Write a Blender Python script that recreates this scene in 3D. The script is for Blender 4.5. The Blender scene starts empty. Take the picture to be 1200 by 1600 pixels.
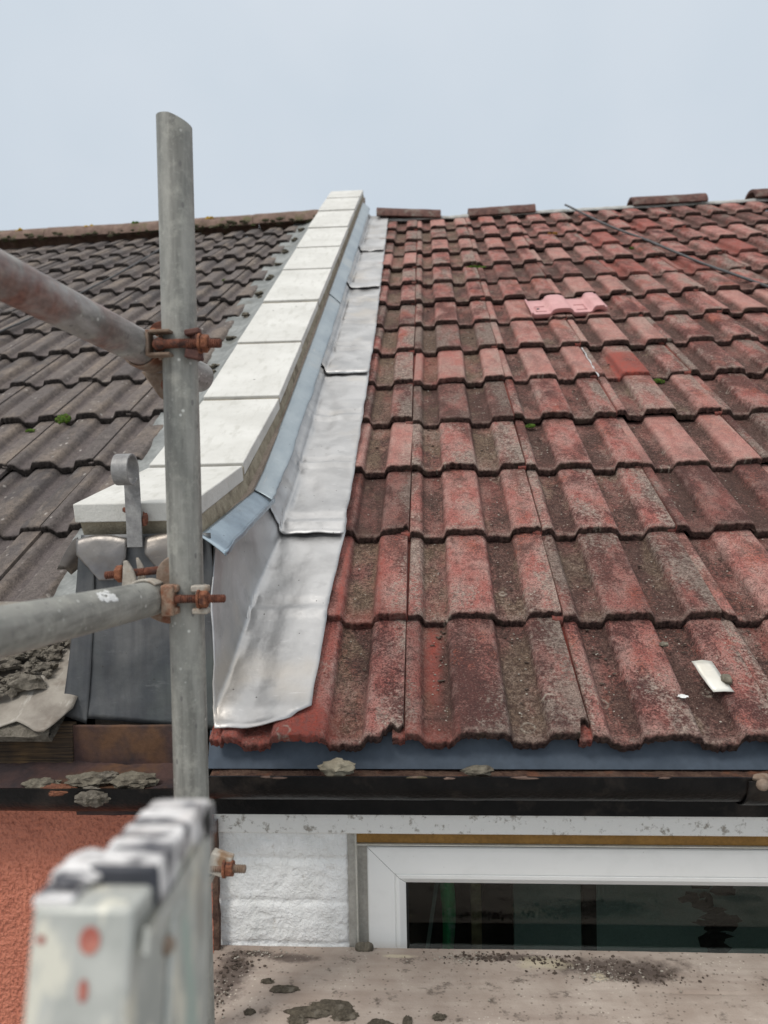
import bpy, bmesh, math, random
import numpy as np
from mathutils import Vector, Matrix, noise as mn
random.seed(7)
rng = np.random.default_rng(11)
RAD = math.radians
scene = bpy.context.scene
COL = scene.collection

# ------------------------------------------------------------------ camera
def cam_axes(yaw, pitch, roll):
    cy, sy, cp, sp = math.cos(yaw), math.sin(yaw), math.cos(pitch), math.sin(pitch)
    f = Vector((-sy*cp, cy*cp, sp)); r = Vector((cy, sy, 0)); u = r.cross(f)
    cr, sr = math.cos(roll), math.sin(roll)
    return cr*r+sr*u, -sr*r+cr*u, f
cam = bpy.data.cameras.new('camera')
camo = bpy.data.objects.new('camera', cam); COL.objects.link(camo)
r_, u_, f_ = cam_axes(RAD(3.47), RAD(-1.38), RAD(-1.12))
M3 = Matrix((r_, u_, -f_)).transposed()
camo.matrix_world = Matrix.Translation((.048, -1.227, .388)) @ M3.to_4x4()
cam.sensor_fit = 'VERTICAL'; cam.sensor_height = 32; cam.sensor_width = 24
cam.lens = 1202/1600*32
cam.clip_start = .02; cam.clip_end = 500
cam.dof.use_dof = True; cam.dof.focus_distance = 1.5; cam.dof.aperture_fstop = 4.2
scene.camera = camo

# ------------------------------------------------------------------ light
SUN_EL, SUN_AZ = RAD(50), RAD(-38)      # azimuth measured from -Y (behind the viewer) towards the left
world = bpy.data.worlds.new('World'); scene.world = world; world.use_nodes = True
nt = world.node_tree; nt.nodes.clear()
wo = nt.nodes.new('ShaderNodeOutputWorld'); bg = nt.nodes.new('ShaderNodeBackground')
sky = nt.nodes.new('ShaderNodeTexSky'); sky.sky_type = 'NISHITA'; sky.sun_disc = False
sky.sun_elevation = SUN_EL
sky.air_density = 1.0; sky.dust_density = 3.0
tc = nt.nodes.new('ShaderNodeTexCoord')
sx = nt.nodes.new('ShaderNodeSeparateXYZ'); nt.links.new(tc.outputs['Generated'], sx.inputs[0])
ramp = nt.nodes.new('ShaderNodeValToRGB')
nt.links.new(sx.outputs['Z'], ramp.inputs[0])
e = ramp.color_ramp.elements
e[0].position = 0.0; e[0].color = (.595, .66, .73, 1)
e[1].position = 1.0; e[1].color = (1.50, 1.48, 1.44, 1)
for p, c in ((.30, (.60, .664, .73, 1)), (.57, (.635, .70, .765, 1)), (.74, (1.2, 1.21, 1.21, 1))):
    k = e.new(p); k.color = c
wn = nt.nodes.new('ShaderNodeTexNoise'); wn.inputs['Scale'].default_value = 2.6; wn.inputs['Detail'].default_value = 4
nt.links.new(tc.outputs['Generated'], wn.inputs['Vector'])
wr = nt.nodes.new('ShaderNodeValToRGB'); nt.links.new(wn.outputs[0], wr.inputs[0])
wr.color_ramp.elements[0].position = .35; wr.color_ramp.elements[0].color = (.95, .97, .98, 1)
wr.color_ramp.elements[1].position = .68; wr.color_ramp.elements[1].color = (1.07, 1.05, 1.04, 1)
wm = nt.nodes.new('ShaderNodeMix'); wm.data_type = 'RGBA'; wm.blend_type = 'MULTIPLY'; wm.inputs[0].default_value = 1
nt.links.new(ramp.outputs[0], wm.inputs[6]); nt.links.new(wr.outputs[0], wm.inputs[7])
sm = nt.nodes.new('ShaderNodeVectorMath'); sm.operation = 'SCALE'; sm.inputs['Scale'].default_value = .1
nt.links.new(sky.outputs[0], sm.inputs[0])
mx = nt.nodes.new('ShaderNodeMix'); mx.data_type = 'RGBA'; mx.inputs[0].default_value = .9
nt.links.new(sm.outputs[0], mx.inputs[6]); nt.links.new(wm.outputs[2], mx.inputs[7])
nt.links.new(mx.outputs[2], bg.inputs['Color']); bg.inputs['Strength'].default_value = 1.0
nt.links.new(bg.outputs[0], wo.inputs[0])
sun = bpy.data.lights.new('sun', 'SUN'); sun.energy = 1.5; sun.angle = RAD(14); sun.color = (1, .96, .9)
suno = bpy.data.objects.new('sun', sun); COL.objects.link(suno)
sd = Vector((math.sin(SUN_AZ)*math.cos(SUN_EL), -math.cos(SUN_AZ)*math.cos(SUN_EL), math.sin(SUN_EL)))
suno.rotation_euler = sd.to_track_quat('Z', 'Y').to_euler()
sky.sun_rotation = math.atan2(sd.x, sd.y)
scene.view_settings.view_transform = 'Standard'; scene.view_settings.look = 'None'
scene.view_settings.exposure = 0.12; scene.view_settings.gamma = 1

# ------------------------------------------------------------------ frames
TH = RAD(29.96); CT, ST = math.cos(TH), math.sin(TH)
def S(x, s, n): return Vector((x, s*CT-n*ST, s*ST+n*CT))
def lerp(a, b, t): return a+(b-a)*t
def interp(x, pts):
    if x <= pts[0][0]: return pts[0][1]
    for (a, va), (b, vb) in zip(pts, pts[1:]):
        if x <= b: return va+(vb-va)*(x-a)/(b-a)
    return pts[-1][1]
def sstep(a, b, x):
    t = min(1, max(0, (x-a)/(b-a))); return t*t*(3-2*t)

# ------------------------------------------------------------------ material kit
class MT:
    def __init__(s, name):
        s.m = bpy.data.materials.new(name); s.m.use_nodes = True
        s.t = s.m.node_tree; s.t.nodes.clear()
        s.out = s.t.nodes.new('ShaderNodeOutputMaterial')
        s.b = s.t.nodes.new('ShaderNodeBsdfPrincipled'); s.t.links.new(s.b.outputs[0], s.out.inputs[0])
        s.tc = s.t.nodes.new('ShaderNodeTexCoord'); s.obj = s.tc.outputs['Object']
    def link(s, a, b): s.t.links.new(a, b)
    def put(s, sock, v):
        if hasattr(v, 'links') or hasattr(v, 'is_linked'): s.link(v, sock)
        else:
            if isinstance(v, tuple) and len(v) == 3 and sock.type == 'RGBA': v = v+(1,)
            sock.default_value = v
    def attr(s, n, vec=False):
        a = s.t.nodes.new('ShaderNodeAttribute'); a.attribute_name = n
        return a.outputs['Vector'] if vec else a.outputs['Fac']
    def mapping(s, v, scale=(1, 1, 1), rot=(0, 0, 0), loc=(0, 0, 0)):
        m = s.t.nodes.new('ShaderNodeMapping'); s.link(v, m.inputs[0])
        m.inputs['Scale'].default_value = scale; m.inputs['Rotation'].default_value = rot; m.inputs['Location'].default_value = loc
        return m.outputs[0]
    def noise(s, scale, detail=3, rough=.55, v=None, dist=0):
        n = s.t.nodes.new('ShaderNodeTexNoise'); s.link(v if v is not None else s.obj, n.inputs['Vector'])
        n.inputs['Scale'].default_value = scale; n.inputs['Detail'].default_value = detail
        n.inputs['Roughness'].default_value = rough; n.inputs['Distortion'].default_value = dist
        return n.outputs[0]
    def voro(s, scale, v=None, out='Distance', rnd=1):
        n = s.t.nodes.new('ShaderNodeTexVoronoi'); s.link(v if v is not None else s.obj, n.inputs['Vector'])
        n.inputs['Scale'].default_value = scale; n.inputs['Randomness'].default_value = rnd
        return n.outputs[out]
    def ramp(s, f, *st):
        r = s.t.nodes.new('ShaderNodeValToRGB'); s.link(f, r.inputs[0])
        els = r.color_ramp.elements
        while len(els) < len(st): els.new(.5)
        for el, (p, c) in zip(els, st):
            el.position = p; el.color = (c, c, c, 1) if not isinstance(c, tuple) else c+(1,)
        return r.outputs[0]
    def mix(s, f, a, b, mode='MIX'):
        m = s.t.nodes.new('ShaderNodeMix'); m.data_type = 'RGBA'; m.blend_type = mode
        s.put(m.inputs[0], f); s.put(m.inputs[6], a); s.put(m.inputs[7], b)
        return m.outputs[2]
    def math(s, op, a, b=0, clamp=False):
        m = s.t.nodes.new('ShaderNodeMath'); m.operation = op; m.use_clamp = clamp
        s.put(m.inputs[0], a); s.put(m.inputs[1], b); return m.outputs[0]
    def bump(s, h, dist, strength=1, prev=None):
        b = s.t.nodes.new('ShaderNodeBump'); s.link(h, b.inputs['Height'])
        b.inputs['Distance'].default_value = dist; b.inputs['Strength'].default_value = strength
        if prev is not None: s.link(prev, b.inputs['Normal'])
        return b.outputs[0]
    def sepx(s, v, k='X'):
        n = s.t.nodes.new('ShaderNodeSeparateXYZ'); s.link(v, n.inputs[0]); return n.outputs[k]
    def done(s, color, rough=.8, metal=0, normal=None, spec=None):
        s.put(s.b.inputs['Base Color'], color); s.put(s.b.inputs['Roughness'], rough); s.put(s.b.inputs['Metallic'], metal)
        if normal is not None: s.link(normal, s.b.inputs['Normal'])
        if spec is not None: s.b.inputs['Specular IOR Level'].default_value = spec
        return s.m

def mat_tile_red():
    g = MT('weathered red concrete tile')
    tv = g.attr('tc', True); rnd = g.attr('rnd'); rnd2 = g.attr('rnd2'); pan = g.attr('pan'); face = g.attr('face'); fresh = g.attr('fresh'); pale = g.attr('pale'); uu = g.attr('uu'); vv = g.attr('vv')
    base = g.ramp(rnd, (0, (.125, .048, .043)), (.5, (.165, .062, .052)), (1, (.185, .092, .074)))
    st = g.mapping(tv, (1, .5, 1))
    n1 = g.noise(13, 3, .5, st, .2); n2 = g.noise(26, 4, .6, g.mapping(tv, (1, .45, 1), loc=(5, 3, 2)))
    n3 = g.noise(10, 4, .6, g.mapping(tv, (1, .45, 1), loc=(9, 1, 7)))
    fine = g.noise(330, 3, .7); fine2 = g.noise(120, 4, .7); mid = g.noise(55, 4, .65)
    grain = g.math('ADD', g.math('MULTIPLY', g.math('SUBTRACT', fine2, .5), .50), g.math('MULTIPLY', g.math('SUBTRACT', g.noise(210, 3, .75), .5), .55))
    pk = g.math('ADD', g.math('ADD', g.math('ADD', n1, g.math('MULTIPLY', g.math('SUBTRACT', 1, pan), .045)), grain), g.math('MULTIPLY', g.math('SUBTRACT', rnd2, .5), .10))
    c = g.mix(g.ramp(pk, (.43, 0), (.57, .95)), base, g.mix(g.ramp(n2, (.4, 0), (.68, 1)), (.44, .150, .125), (.56, .335, .285)))
    c = g.mix(g.ramp(g.math('ADD', n2, grain), (.58, 0), (.78, .6)), c, (.085, .042, .042))
    ed = g.ramp(uu, (.24, 0), (.275, .5), (.31, 0), (.53, 0), (.555, .6), (.58, 0), (.77, 0), (.79, .5), (.82, 0), (.975, 0), (.99, .4))  # paler roll edges: highlights put into the tile colour
    c = g.mix(g.math('MULTIPLY', ed, g.ramp(mid, (.45, 0), (.62, 1))), c, (.48, .33, .29))
    c = g.mix(g.ramp(g.math('ADD', g.noise(11, 3, .5, g.mapping(tv, (1, .6, 1), loc=(2, 9, 4))), grain), (.60, 0), (.72, .7)), c, (.42, .105, .062))
    # grey lichen bloom, strongest along the joint side of each tile
    zone = g.ramp(uu, (.0, .12), (.10, .10), (.14, -.0), (.82, .0), (.89, .05), (.97, .13))
    lc = g.math('ADD', g.math('ADD', n3, g.math('MULTIPLY', grain, .9)), g.math('ADD', g.math('MULTIPLY', pale, .10), zone))
    c = g.mix(g.ramp(lc, (.585, 0), (.70, .82)), c, g.mix(g.ramp(fine2, (.35, 0), (.65, 1)), (.19, .15, .125), (.52, .44, .37)))
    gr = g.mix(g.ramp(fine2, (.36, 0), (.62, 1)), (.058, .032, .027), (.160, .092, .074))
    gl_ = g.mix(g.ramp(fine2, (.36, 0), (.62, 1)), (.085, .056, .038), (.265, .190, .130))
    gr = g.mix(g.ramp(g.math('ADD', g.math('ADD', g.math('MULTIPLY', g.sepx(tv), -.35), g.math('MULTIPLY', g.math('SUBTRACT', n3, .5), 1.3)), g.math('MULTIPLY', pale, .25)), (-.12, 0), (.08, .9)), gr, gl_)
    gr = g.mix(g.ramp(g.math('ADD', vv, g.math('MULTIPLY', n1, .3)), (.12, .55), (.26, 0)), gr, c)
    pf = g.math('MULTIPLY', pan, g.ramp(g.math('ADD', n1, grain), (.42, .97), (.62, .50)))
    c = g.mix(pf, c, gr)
    # worn nose of the rolls
    nz = g.math('MULTIPLY', g.ramp(g.math('ADD', vv, g.math('MULTIPLY', g.math('SUBTRACT', mid, .5), .10)), (.018, .75), (.055, 0)), g.math('SUBTRACT', 1, face))
    c = g.mix(g.math('MULTIPLY', nz, g.ramp(mid, (.4, .1), (.6, 1))), c, (.38, .29, .245))
    sp = g.ramp(g.voro(190, tv), (.12, 1), (.26, 0))
    c = g.mix(g.math('MULTIPLY', sp, g.ramp(g.noise(45, 2), (.42, .10), (.64, .65))), c, (.50, .41, .33))
    c = g.mix(g.ramp(fine, (.36, .8), (.52, 0)), c, (.025, .015, .014))
    c = g.mix(g.ramp(fine, (.60, 0), (.70, .55)), c, (.50, .38, .33))
    c = g.mix(g.ramp(mid, (.36, .45), (.50, 0)), c, (.055, .030, .028))
    wp = g.ramp(g.voro(24, tv), (.025, 1), (.05, 0))
    c = g.mix(g.math('MULTIPLY', wp, .75), c, (.58, .52, .44))
    c = g.mix(g.ramp(rnd2, (0, .50), (.35, 0)), c, (.075, .045, .038))
    c = g.mix(g.math('MULTIPLY', g.ramp(rnd2, (.72, 0), (1, .42)), g.math('SUBTRACT', 1, pan)), c, (.60, .34, .29))
    fresh = g.math('MULTIPLY', fresh, g.ramp(g.math('ADD', g.math('ADD', n1, grain), 0), (.30, .25), (.48, 1)))
    c = g.mix(fresh, c, g.mix(g.ramp(g.math('ADD', fine2, g.math('MULTIPLY', n2, .4)), (.55, 0), (.85, 1)), (.40, .085, .060), (.26, .10, .085)))
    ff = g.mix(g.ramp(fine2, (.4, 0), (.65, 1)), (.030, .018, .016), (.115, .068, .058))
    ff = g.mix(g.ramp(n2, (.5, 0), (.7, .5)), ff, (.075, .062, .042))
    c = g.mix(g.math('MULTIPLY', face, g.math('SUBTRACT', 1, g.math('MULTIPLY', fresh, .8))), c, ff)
    b = g.bump(mid, .005, .7); b = g.bump(fine2, .007, 1, b); b = g.bump(fine, .003, 1, b)
    rg = g.voro(9, tv); c = g.mix(g.math('MULTIPLY', g.math('MULTIPLY', g.ramp(rg, (.075, 0), (.10, 1), (.125, 0)), g.ramp(fine2, (.4, 0), (.6, 1))), .6), c, (.50, .46, .38))
    return g.done(c, .93, 0, b, .2)

def mat_tile_grey():
    g = MT('weathered grey brown concrete tile')
    tv = g.attr('tc', True); rnd = g.attr('rnd'); pan = g.attr('pan'); face = g.attr('face')
    base = g.ramp(rnd, (0, (.082, .073, .071)), (.5, (.118, .102, .097)), (1, (.16, .135, .122)))
    n1 = g.noise(12, 4, .6, g.mapping(tv, (1, .4, 1))); n2 = g.noise(30, 5, .65, g.mapping(tv, (1, .6, 1), loc=(3, 5, 1)))
    fine = g.noise(330, 3, .7); fine2 = g.noise(120, 4, .7)
    c = g.mix(g.ramp(n1, (.46, 0), (.64, .7)), base, (.25, .20, .16))
    c = g.mix(g.math('MULTIPLY', pan, g.ramp(n2, (.35, .9), (.65, .35))), c, (.118, .098, .096))
    c = g.mix(g.ramp(n2, (.58, 0), (.72, .5)), c, (.30, .265, .235))
    wp = g.ramp(g.voro(34, g.mapping(tv, (1, .6, 1))), (.08, 1), (.15, 0))
    c = g.mix(g.math('MULTIPLY', wp, g.ramp(g.noise(9, 2), (.42, 0), (.6, .8))), c, (.52, .48, .44))
    c = g.mix(g.ramp(fine, (.34, .7), (.50, 0)), c, (.04, .032, .03))
    c = g.mix(g.ramp(g.noise(55, 4, .65), (.38, .45), (.52, 0)), c, (.06, .05, .047))
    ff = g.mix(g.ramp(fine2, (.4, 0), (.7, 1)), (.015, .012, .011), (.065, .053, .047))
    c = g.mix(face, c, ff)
    b = g.bump(fine2, .0045, .9); b = g.bump(fine, .0012, .8, b)
    return g.done(c, .9, 0, b, .3)

def mat_rough(name, c1, c2, scale=40, c3=None, bump=.003, rough=.9, fine=200, metal=0, spec=.3):
    g = MT(name); n = g.noise(scale, 5, .62); f = g.noise(fine, 3, .65)
    c = g.mix(g.ramp(n, (.38, 0), (.64, 1)), c1, c2)
    if c3: c = g.mix(g.ramp(g.noise(scale*.5, 4, .6, g.mapping(g.obj, loc=(4, 7, 2))), (.55, 0), (.66, 1)), c, c3)
    c = g.mix(.35, c, g.ramp(f, (.3, .35), (.7, 1)), 'MULTIPLY')
    b = g.bump(n, bump, .9); b = g.bump(f, bump*.4, .8, b)
    return g.done(c, rough, metal, b, spec)

def mat_coping():
    g = MT('white cast concrete')
    n = g.noise(7, 5, .6); f = g.noise(90, 4, .6); st = g.noise(16, 4, .6, g.mapping(g.obj, (3.0, 1, 1)))
    c = g.mix(g.ramp(n, (.35, 0), (.65, 1)), (.52, .51, .475), (.61, .60, .565))
    c = g.mix(g.ramp(st, (.52, 0), (.68, .6)), c, (.44, .43, .39))
    c = g.mix(g.ramp(g.voro(13), (.035, .9), (.05, 0)), c, (.12, .11, .10))
    c = g.mix(g.ramp(g.noise(45, 5, .7), (.60, 0), (.75, .35)), c, (.34, .31, .26))
    b = g.bump(f, .0018, .8); b = g.bump(st, .002, .5, b)
    return g.done(c, .82, 0, b, .3)

def mat_lead(name, c1, c2, stain, rough=.42, metal=.75, dark=(.13, .14, .155), streak=False):
    g = MT(name)
    n = g.noise(9, 4, .55, dist=.4); n2 = g.noise(5.5, 3, .5, g.mapping(g.obj, loc=(3, 8, 1))); f = g.noise(140, 3, .6)
    c = g.mix(g.ramp(n, (.35, 0), (.62, 1)), c1, c2)
    c = g.mix(g.ramp(n2, (.56, 0), (.70, .6)), c, stain)
    c = g.mix(g.ramp(g.noise(14, 4, .6, g.mapping(g.obj, loc=(1, 2, 9))), (.58, 0), (.76, .5)), c, dark)
    if streak:
        s_ = g.noise(40, 4, .6, g.mapping(g.obj, (1, 1, .06)))
        c = g.mix(g.ramp(s_, (.4, .0), (.7, .5)), c, dark)
    c = g.mix(g.ramp(g.voro(38), (.045, .85), (.065, 0)), c, (.05, .045, .04))
    scr = g.noise(60, 3, .6, g.mapping(g.obj, (1, .12, 1), rot=(0, 0, .5)))
    r = g.math('ADD', g.ramp(n, (.3, rough-.08), (.7, rough+.12)), g.math('MULTIPLY', scr, .10))
    b = g.bump(g.noise(20, 3, .5), .003, .5); b = g.bump(g.noise(60, 2, .5, g.mapping(g.obj, (1, .5, 1))), .0016, .5, b); b = g.bump(f, .0006, .5, b)
    wx = g.ramp(g.noise(80, 4, .7, g.mapping(g.obj, (.25, 1, 1), rot=(0, 0, .3))), (.62, 0), (.74, .5))
    c = g.mix(wx, c, tuple(min(1, q*1.35) for q in c2))
    return g.done(c, r, metal, b)

def mat_galv(name, c1, c2, rust=0.0, paint=0.0, rough=.5, metal=.35, up=True):
    g = MT(name)
    n = g.noise(16, 5, .65, g.mapping(g.obj, (1.6, 1.6, .5) if up else (1.2, .5, 1.6))); f = g.noise(170, 4, .65); st = g.noise(60, 4, .6, g.mapping(g.obj, (1, 1, .07) if up else (1, .1, 1)))
    c = g.mix(g.ramp(n, (.38, 0), (.62, 1)), c1, c2)
    c = g.mix(g.ramp(st, (.46, 0), (.66, .7)), c, (.115, .112, .10))
    c = g.mix(g.ramp(g.noise(38, 5, .7), (.50, 0), (.66, .5)), c, (.38, .375, .33))
    c = g.mix(g.ramp(f, (.55, 0), (.72, .3)), c, (.42, .42, .38))
    c = g.mix(g.ramp(g.voro(55, g.mapping(g.obj, (1, 1, .5))), (.09, .8), (.14, 0)), c, (.13, .125, .12))
    c = g.mix(g.math('MULTIPLY', g.ramp(g.voro(70), (.10, 1), (.18, 0)), g.ramp(g.noise(10, 2), (.52, 0), (.62, .8))), c, (.60, .60, .56))
    if rust: c = g.mix(g.math('MULTIPLY', g.ramp(g.math('MULTIPLY', g.sepx(g.obj), -1), (.012, .0), (.040, 1)), g.ramp(g.noise(8, 4, .65, g.mapping(g.obj, loc=(2, 2, 6))), (.62-rust*.22, 0), (.66-rust*.12, .9))), c, g.mix(g.ramp(f, (.4, 0), (.6, 1)), (.12, .045, .033), (.22, .095, .07)))
    b = g.bump(f, .0006, .7); b = g.bump(n, .001, .5, b)
    return g.done(c, g.ramp(n, (.3, rough-.08), (.7, rough+.18)), metal, b)

MAT = {}
MAT['red'] = mat_tile_red(); MAT['grey'] = mat_tile_grey()
MAT['coping'] = mat_coping()
MAT['mortar'] = mat_rough('olive brown mortar', (.25, .215, .155), (.36, .32, .24), 30, (.17, .14, .10), .004)
MAT['mortar_grey'] = mat_rough('grey mortar', (.13, .115, .088), (.22, .195, .15), 60, (.10, .085, .065), .006)
MAT['lead'] = mat_lead('new sheet lead', (.36, .355, .352), (.50, .495, .492), (.49, .445, .39), .40, .85, (.20, .195, .195))
MAT['lead_dark'] = mat_lead('oxidised dark sheet lead', (.075, .080, .084), (.15, .15, .15), (.14, .16, .145), .45, .6, (.045, .047, .058), True)
MAT['lead_flap'] = mat_lead('dressed lead tab', (.17, .16, .16), (.30, .275, .25), (.50, .41, .31), .36, .85, (.10, .095, .10))
MAT['zinc'] = mat_lead('blue grey galvanised sheet', (.27, .315, .345), (.36, .405, .43), (.42, .43, .42), .42, .6, (.19, .25, .295))
MAT['galv'] = mat_galv('galvanised scaffold tube', (.20, .20, .18), (.30, .295, .268), rough=.55, metal=.15)
MAT['galv_side'] = mat_galv('galvanised scaffold tube lying', (.20, .20, .18), (.31, .305, .275), rough=.55, metal=.15, up=False)
MAT['galv_rust'] = mat_galv('galvanised scaffold tube with rust stains', (.22, .205, .195), (.40, .385, .37), rust=1.0, metal=.2, up=False)
MAT['rust'] = mat_rough('rusty forged steel', (.115, .042, .027), (.24, .095, .06), 130, (.07, .038, .032), .003, .8, 420, .25)
MAT['rust_dull'] = mat_rough('dull rusted pressed steel', (.20, .135, .095), (.30, .235, .185), 50, (.20, .085, .05), .0012, .75, 260, .25)
MAT['nut'] = mat_rough('orange rusted nut', (.17, .060, .032), (.32, .13, .07), 120, (.09, .04, .03), .003, .8, 400, .2)
MAT['iron'] = mat_rough('galvanised iron strap', (.24, .235, .235), (.36, .355, .345), 40, (.17, .165, .165), .0006, .55, 220, .3)
MAT['ridge'] = mat_rough('mossy ridge tile', (.15, .10, .08), (.24, .165, .13), 22, (.13, .115, .06), .004, .93, 140)
MAT['ridge_dark'] = mat_rough('dark red brown ridge tile', (.085, .045, .038), (.16, .085, .07), 30, (.19, .155, .13), .003, .9, 170)
MAT['membrane'] = mat_rough('pale grey ridge membrane', (.36, .36, .34), (.48, .475, .45), 20, (.25, .25, .22), .003, .85)
MAT['soaker'] = mat_rough('pale cement smeared valley lining', (.19, .20, .195), (.30, .31, .30), 14, (.17, .175, .16), .004, .7, 90)
MAT['black'] = mat_rough('flaking black gutter paint', (.004, .004, .0045), (.009, .008, .008), 30, (.026, .021, .018), .003, .30, 160, 0, .13)
MAT['silt'] = mat_rough('rusty silt', (.075, .040, .030), (.14, .085, .06), 50, (.17, .075, .045), .006, .95, 200)
MAT['tray'] = mat_rough('slate blue plastic tray', (.070, .092, .122), (.088, .112, .145), 12, None, .0004, .5, 60)
MAT['felt'] = mat_rough('black underlay', (.012, .011, .010), (.02, .018, .016), 30)
MAT['rotwood'] = None
g = MT('rotten fascia timber')
wv = g.mapping(g.obj, (.6, 1, 22)); n = g.noise(14, 5, .65, wv)
c = g.mix(g.ramp(n, (.40, 0), (.62, 1)), (.030, .020, .013), (.105, .066, .035))
c = g.mix(g.math('MULTIPLY', g.ramp(g.noise(9, 3), (.40, 0), (.58, .9)), g.ramp(n, (.35, .3), (.55, 1))), c, (.20, .115, .045))
MAT['rotwood'] = g.done(c, .85, 0, g.bump(n, .005, 1))
MAT['rustsheet'] = mat_rough('rusting sheet steel', (.040, .030, .032), (.085, .048, .042), 14, (.13, .068, .038), .002, .7, 150, .2)
g = MT('dirty cement stained old flashing')
_r = g.mapping(g.obj, (1, .25, .4), rot=(0, 0, -.5)); n = g.noise(14, 5, .65); s1 = g.noise(34, 5, .7, _r)
c = g.mix(g.ramp(n, (.38, 0), (.64, 1)), (.17, .145, .12), (.30, .27, .23))
c = g.mix(g.ramp(s1, (.54, 0), (.66, .8)), c, (.50, .47, .42)); c = g.mix(g.ramp(g.noise(20, 4, .6, g.mapping(g.obj, loc=(3, 3, 3))), (.56, 0), (.7, .7)), c, (.12, .085, .06))
MAT['oldzinc'] = g.done(c, .6, .15, g.bump(n, .004, .7))
MAT['dirt'] = mat_rough('grey brown rubble', (.12, .105, .085), (.215, .19, .155), 90, (.07, .06, .045), .006, .95)
MAT['splat'] = mat_rough('damp mortar dropping', (.075, .062, .045), (.14, .118, .088), 120, (.19, .165, .13), .005, .9, 300)
MAT['pebble'] = mat_rough('pale grit', (.30, .26, .21), (.50, .46, .40), 60, None, .001, .9)
MAT['darkgrit'] = mat_rough('dark grit', (.06, .045, .036), (.12, .09, .07), 60, None, .001, .9)
MAT['silt2'] = mat_rough('brick scrap', (.13, .05, .03), (.24, .10, .055), 70, (.08, .05, .04), .005)
MAT['moss'] = mat_rough('green moss', (.035, .075, .008), (.10, .17, .018), 120, (.06, .06, .015), .006, .95)
MAT['lichen'] = mat_rough('yellow lichen', (.42, .25, .03), (.5, .33, .05), 80, None, .002, .95)
g = MT('white painted rough render')
n = g.noise(75, 4, .6); n2 = g.noise(22, 4, .6)
c = g.mix(g.ramp(n2, (.35, 0), (.65, 1)), (.70, .70, .68), (.82, .82, .81))
c = g.mix(g.ramp(g.noise(38, 5, .75), (.60, 0), (.72, .6)), c, (.42, .38, .32))
b = g.bump(n2, .0035, .8); b = g.bump(n, .0055, 1, b); b = g.bump(g.noise(260, 2), .0015, .8, b)
MAT['white_wall'] = g.done(c, .75, 0, b)
g = MT('white painted lintel with dirt spots')
n = g.noise(90, 4, .6)
c = g.mix(g.ramp(g.noise(60, 5, .75), (.56, 0), (.66, .85)), (.76, .75, .72), (.22, .19, .15))
MAT['lintel'] = g.done(c, .75, 0, g.bump(n, .003, .8))
g = MT('terracotta painted pebbled render')
n = g.noise(165, 2, .45, g.mapping(g.obj, (1, 1, .8))); n2 = g.noise(20, 3)
c = g.mix(g.ramp(n2, (.35, 0), (.7, 1)), (.46, .145, .085), (.56, .19, .115))
c = g.mix(g.ramp(n, (.30, .55), (.50, 0)), c, (.25, .062, .033))
MAT['terracotta'] = g.done(c, .55, 0, g.bump(n, .0085, 1), .5)
g = MT('white window plastic')
c = g.mix(g.ramp(g.voro(60), (.03, .6), (.05, 0)), (.82, .82, .80), (.25, .22, .18))
c = g.mix(g.ramp(g.noise(14, 4, .6), (.5, 0), (.75, .3)), c, (.60, .60, .57))
MAT['upvc'] = g.done(c, .32, 0, g.bump(g.noise(20, 2), .0005, .3), .5)
MAT['cream'] = mat_rough('cream sealant trim', (.52, .50, .43), (.62, .60, .54), 20, None, .001, .6)
MAT['grey_seal'] = mat_rough('grey mortar reveal', (.34, .325, .29), (.42, .40, .36), 30, None, .002, .8)
MAT['ochre'] = mat_rough('ochre stained timber strip', (.24, .125, .028), (.31, .165, .04), 25, None, .0008, .6)
MAT['gasket'] = mat_rough('black gasket', (.02, .02, .02), (.03, .03, .03), 30, None, .0005, .5)
g = MT('dark window glass'); g.t.nodes.remove(g.b)
tr = g.t.nodes.new('ShaderNodeBsdfTransparent'); tr.inputs[0].default_value = (.62, .68, .66, 1)
gl = g.t.nodes.new('ShaderNodeBsdfGlossy'); gl.inputs['Roughness'].default_value = .02
fr = g.t.nodes.new('ShaderNodeFresnel'); fr.inputs[0].default_value = 1.5
ms = g.t.nodes.new('ShaderNodeMixShader'); g.link(fr.outputs[0], ms.inputs[0]); g.link(tr.outputs[0], ms.inputs[1]); g.link(gl.outputs[0], ms.inputs[2])
g.link(ms.outputs[0], g.out.inputs[0]); MAT['glass'] = g.m
MAT['room'] = mat_rough('grey green reflection', (.30, .36, .35), (.36, .42, .40), 5, None, .001, .9)  # colour of stand-in reflections behind the pane
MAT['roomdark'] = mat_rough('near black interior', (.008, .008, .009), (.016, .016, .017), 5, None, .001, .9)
MAT['reflection_post'] = mat_rough('brown speckled post', (.20, .13, .07), (.36, .26, .15), 60, None, .001, .8)  # colour of the brown stand-in reflection
MAT['green'] = mat_rough('green window reflection', (.03, .55, .18), (.06, .70, .28), 20, (.7, .75, .7), .001, .5)  # colour of the green stand-in reflection
g = MT('dusty brown board')
n = g.noise(12, 5, .6); fi = g.noise(260, 3, .7); gr = g.noise(30, 4, .6, g.mapping(g.obj, (.12, 1, 1)))
c = g.mix(g.ramp(n, (.35, 0), (.65, 1)), (.33, .265, .22), (.46, .39, .335))
c = g.mix(g.ramp(gr, (.45, 0), (.7, .4)), c, (.22, .16, .13))
c = g.mix(g.ramp(g.noise(26, 6, .72, g.mapping(g.obj, (.8, 1, 1), loc=(3, 1, 5))), (.57, 0), (.66, .85)), c, (.10, .078, .062))
c = g.mix(g.ramp(g.voro(95), (.12, .75), (.22, 0)), c, (.12, .09, .07))
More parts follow.
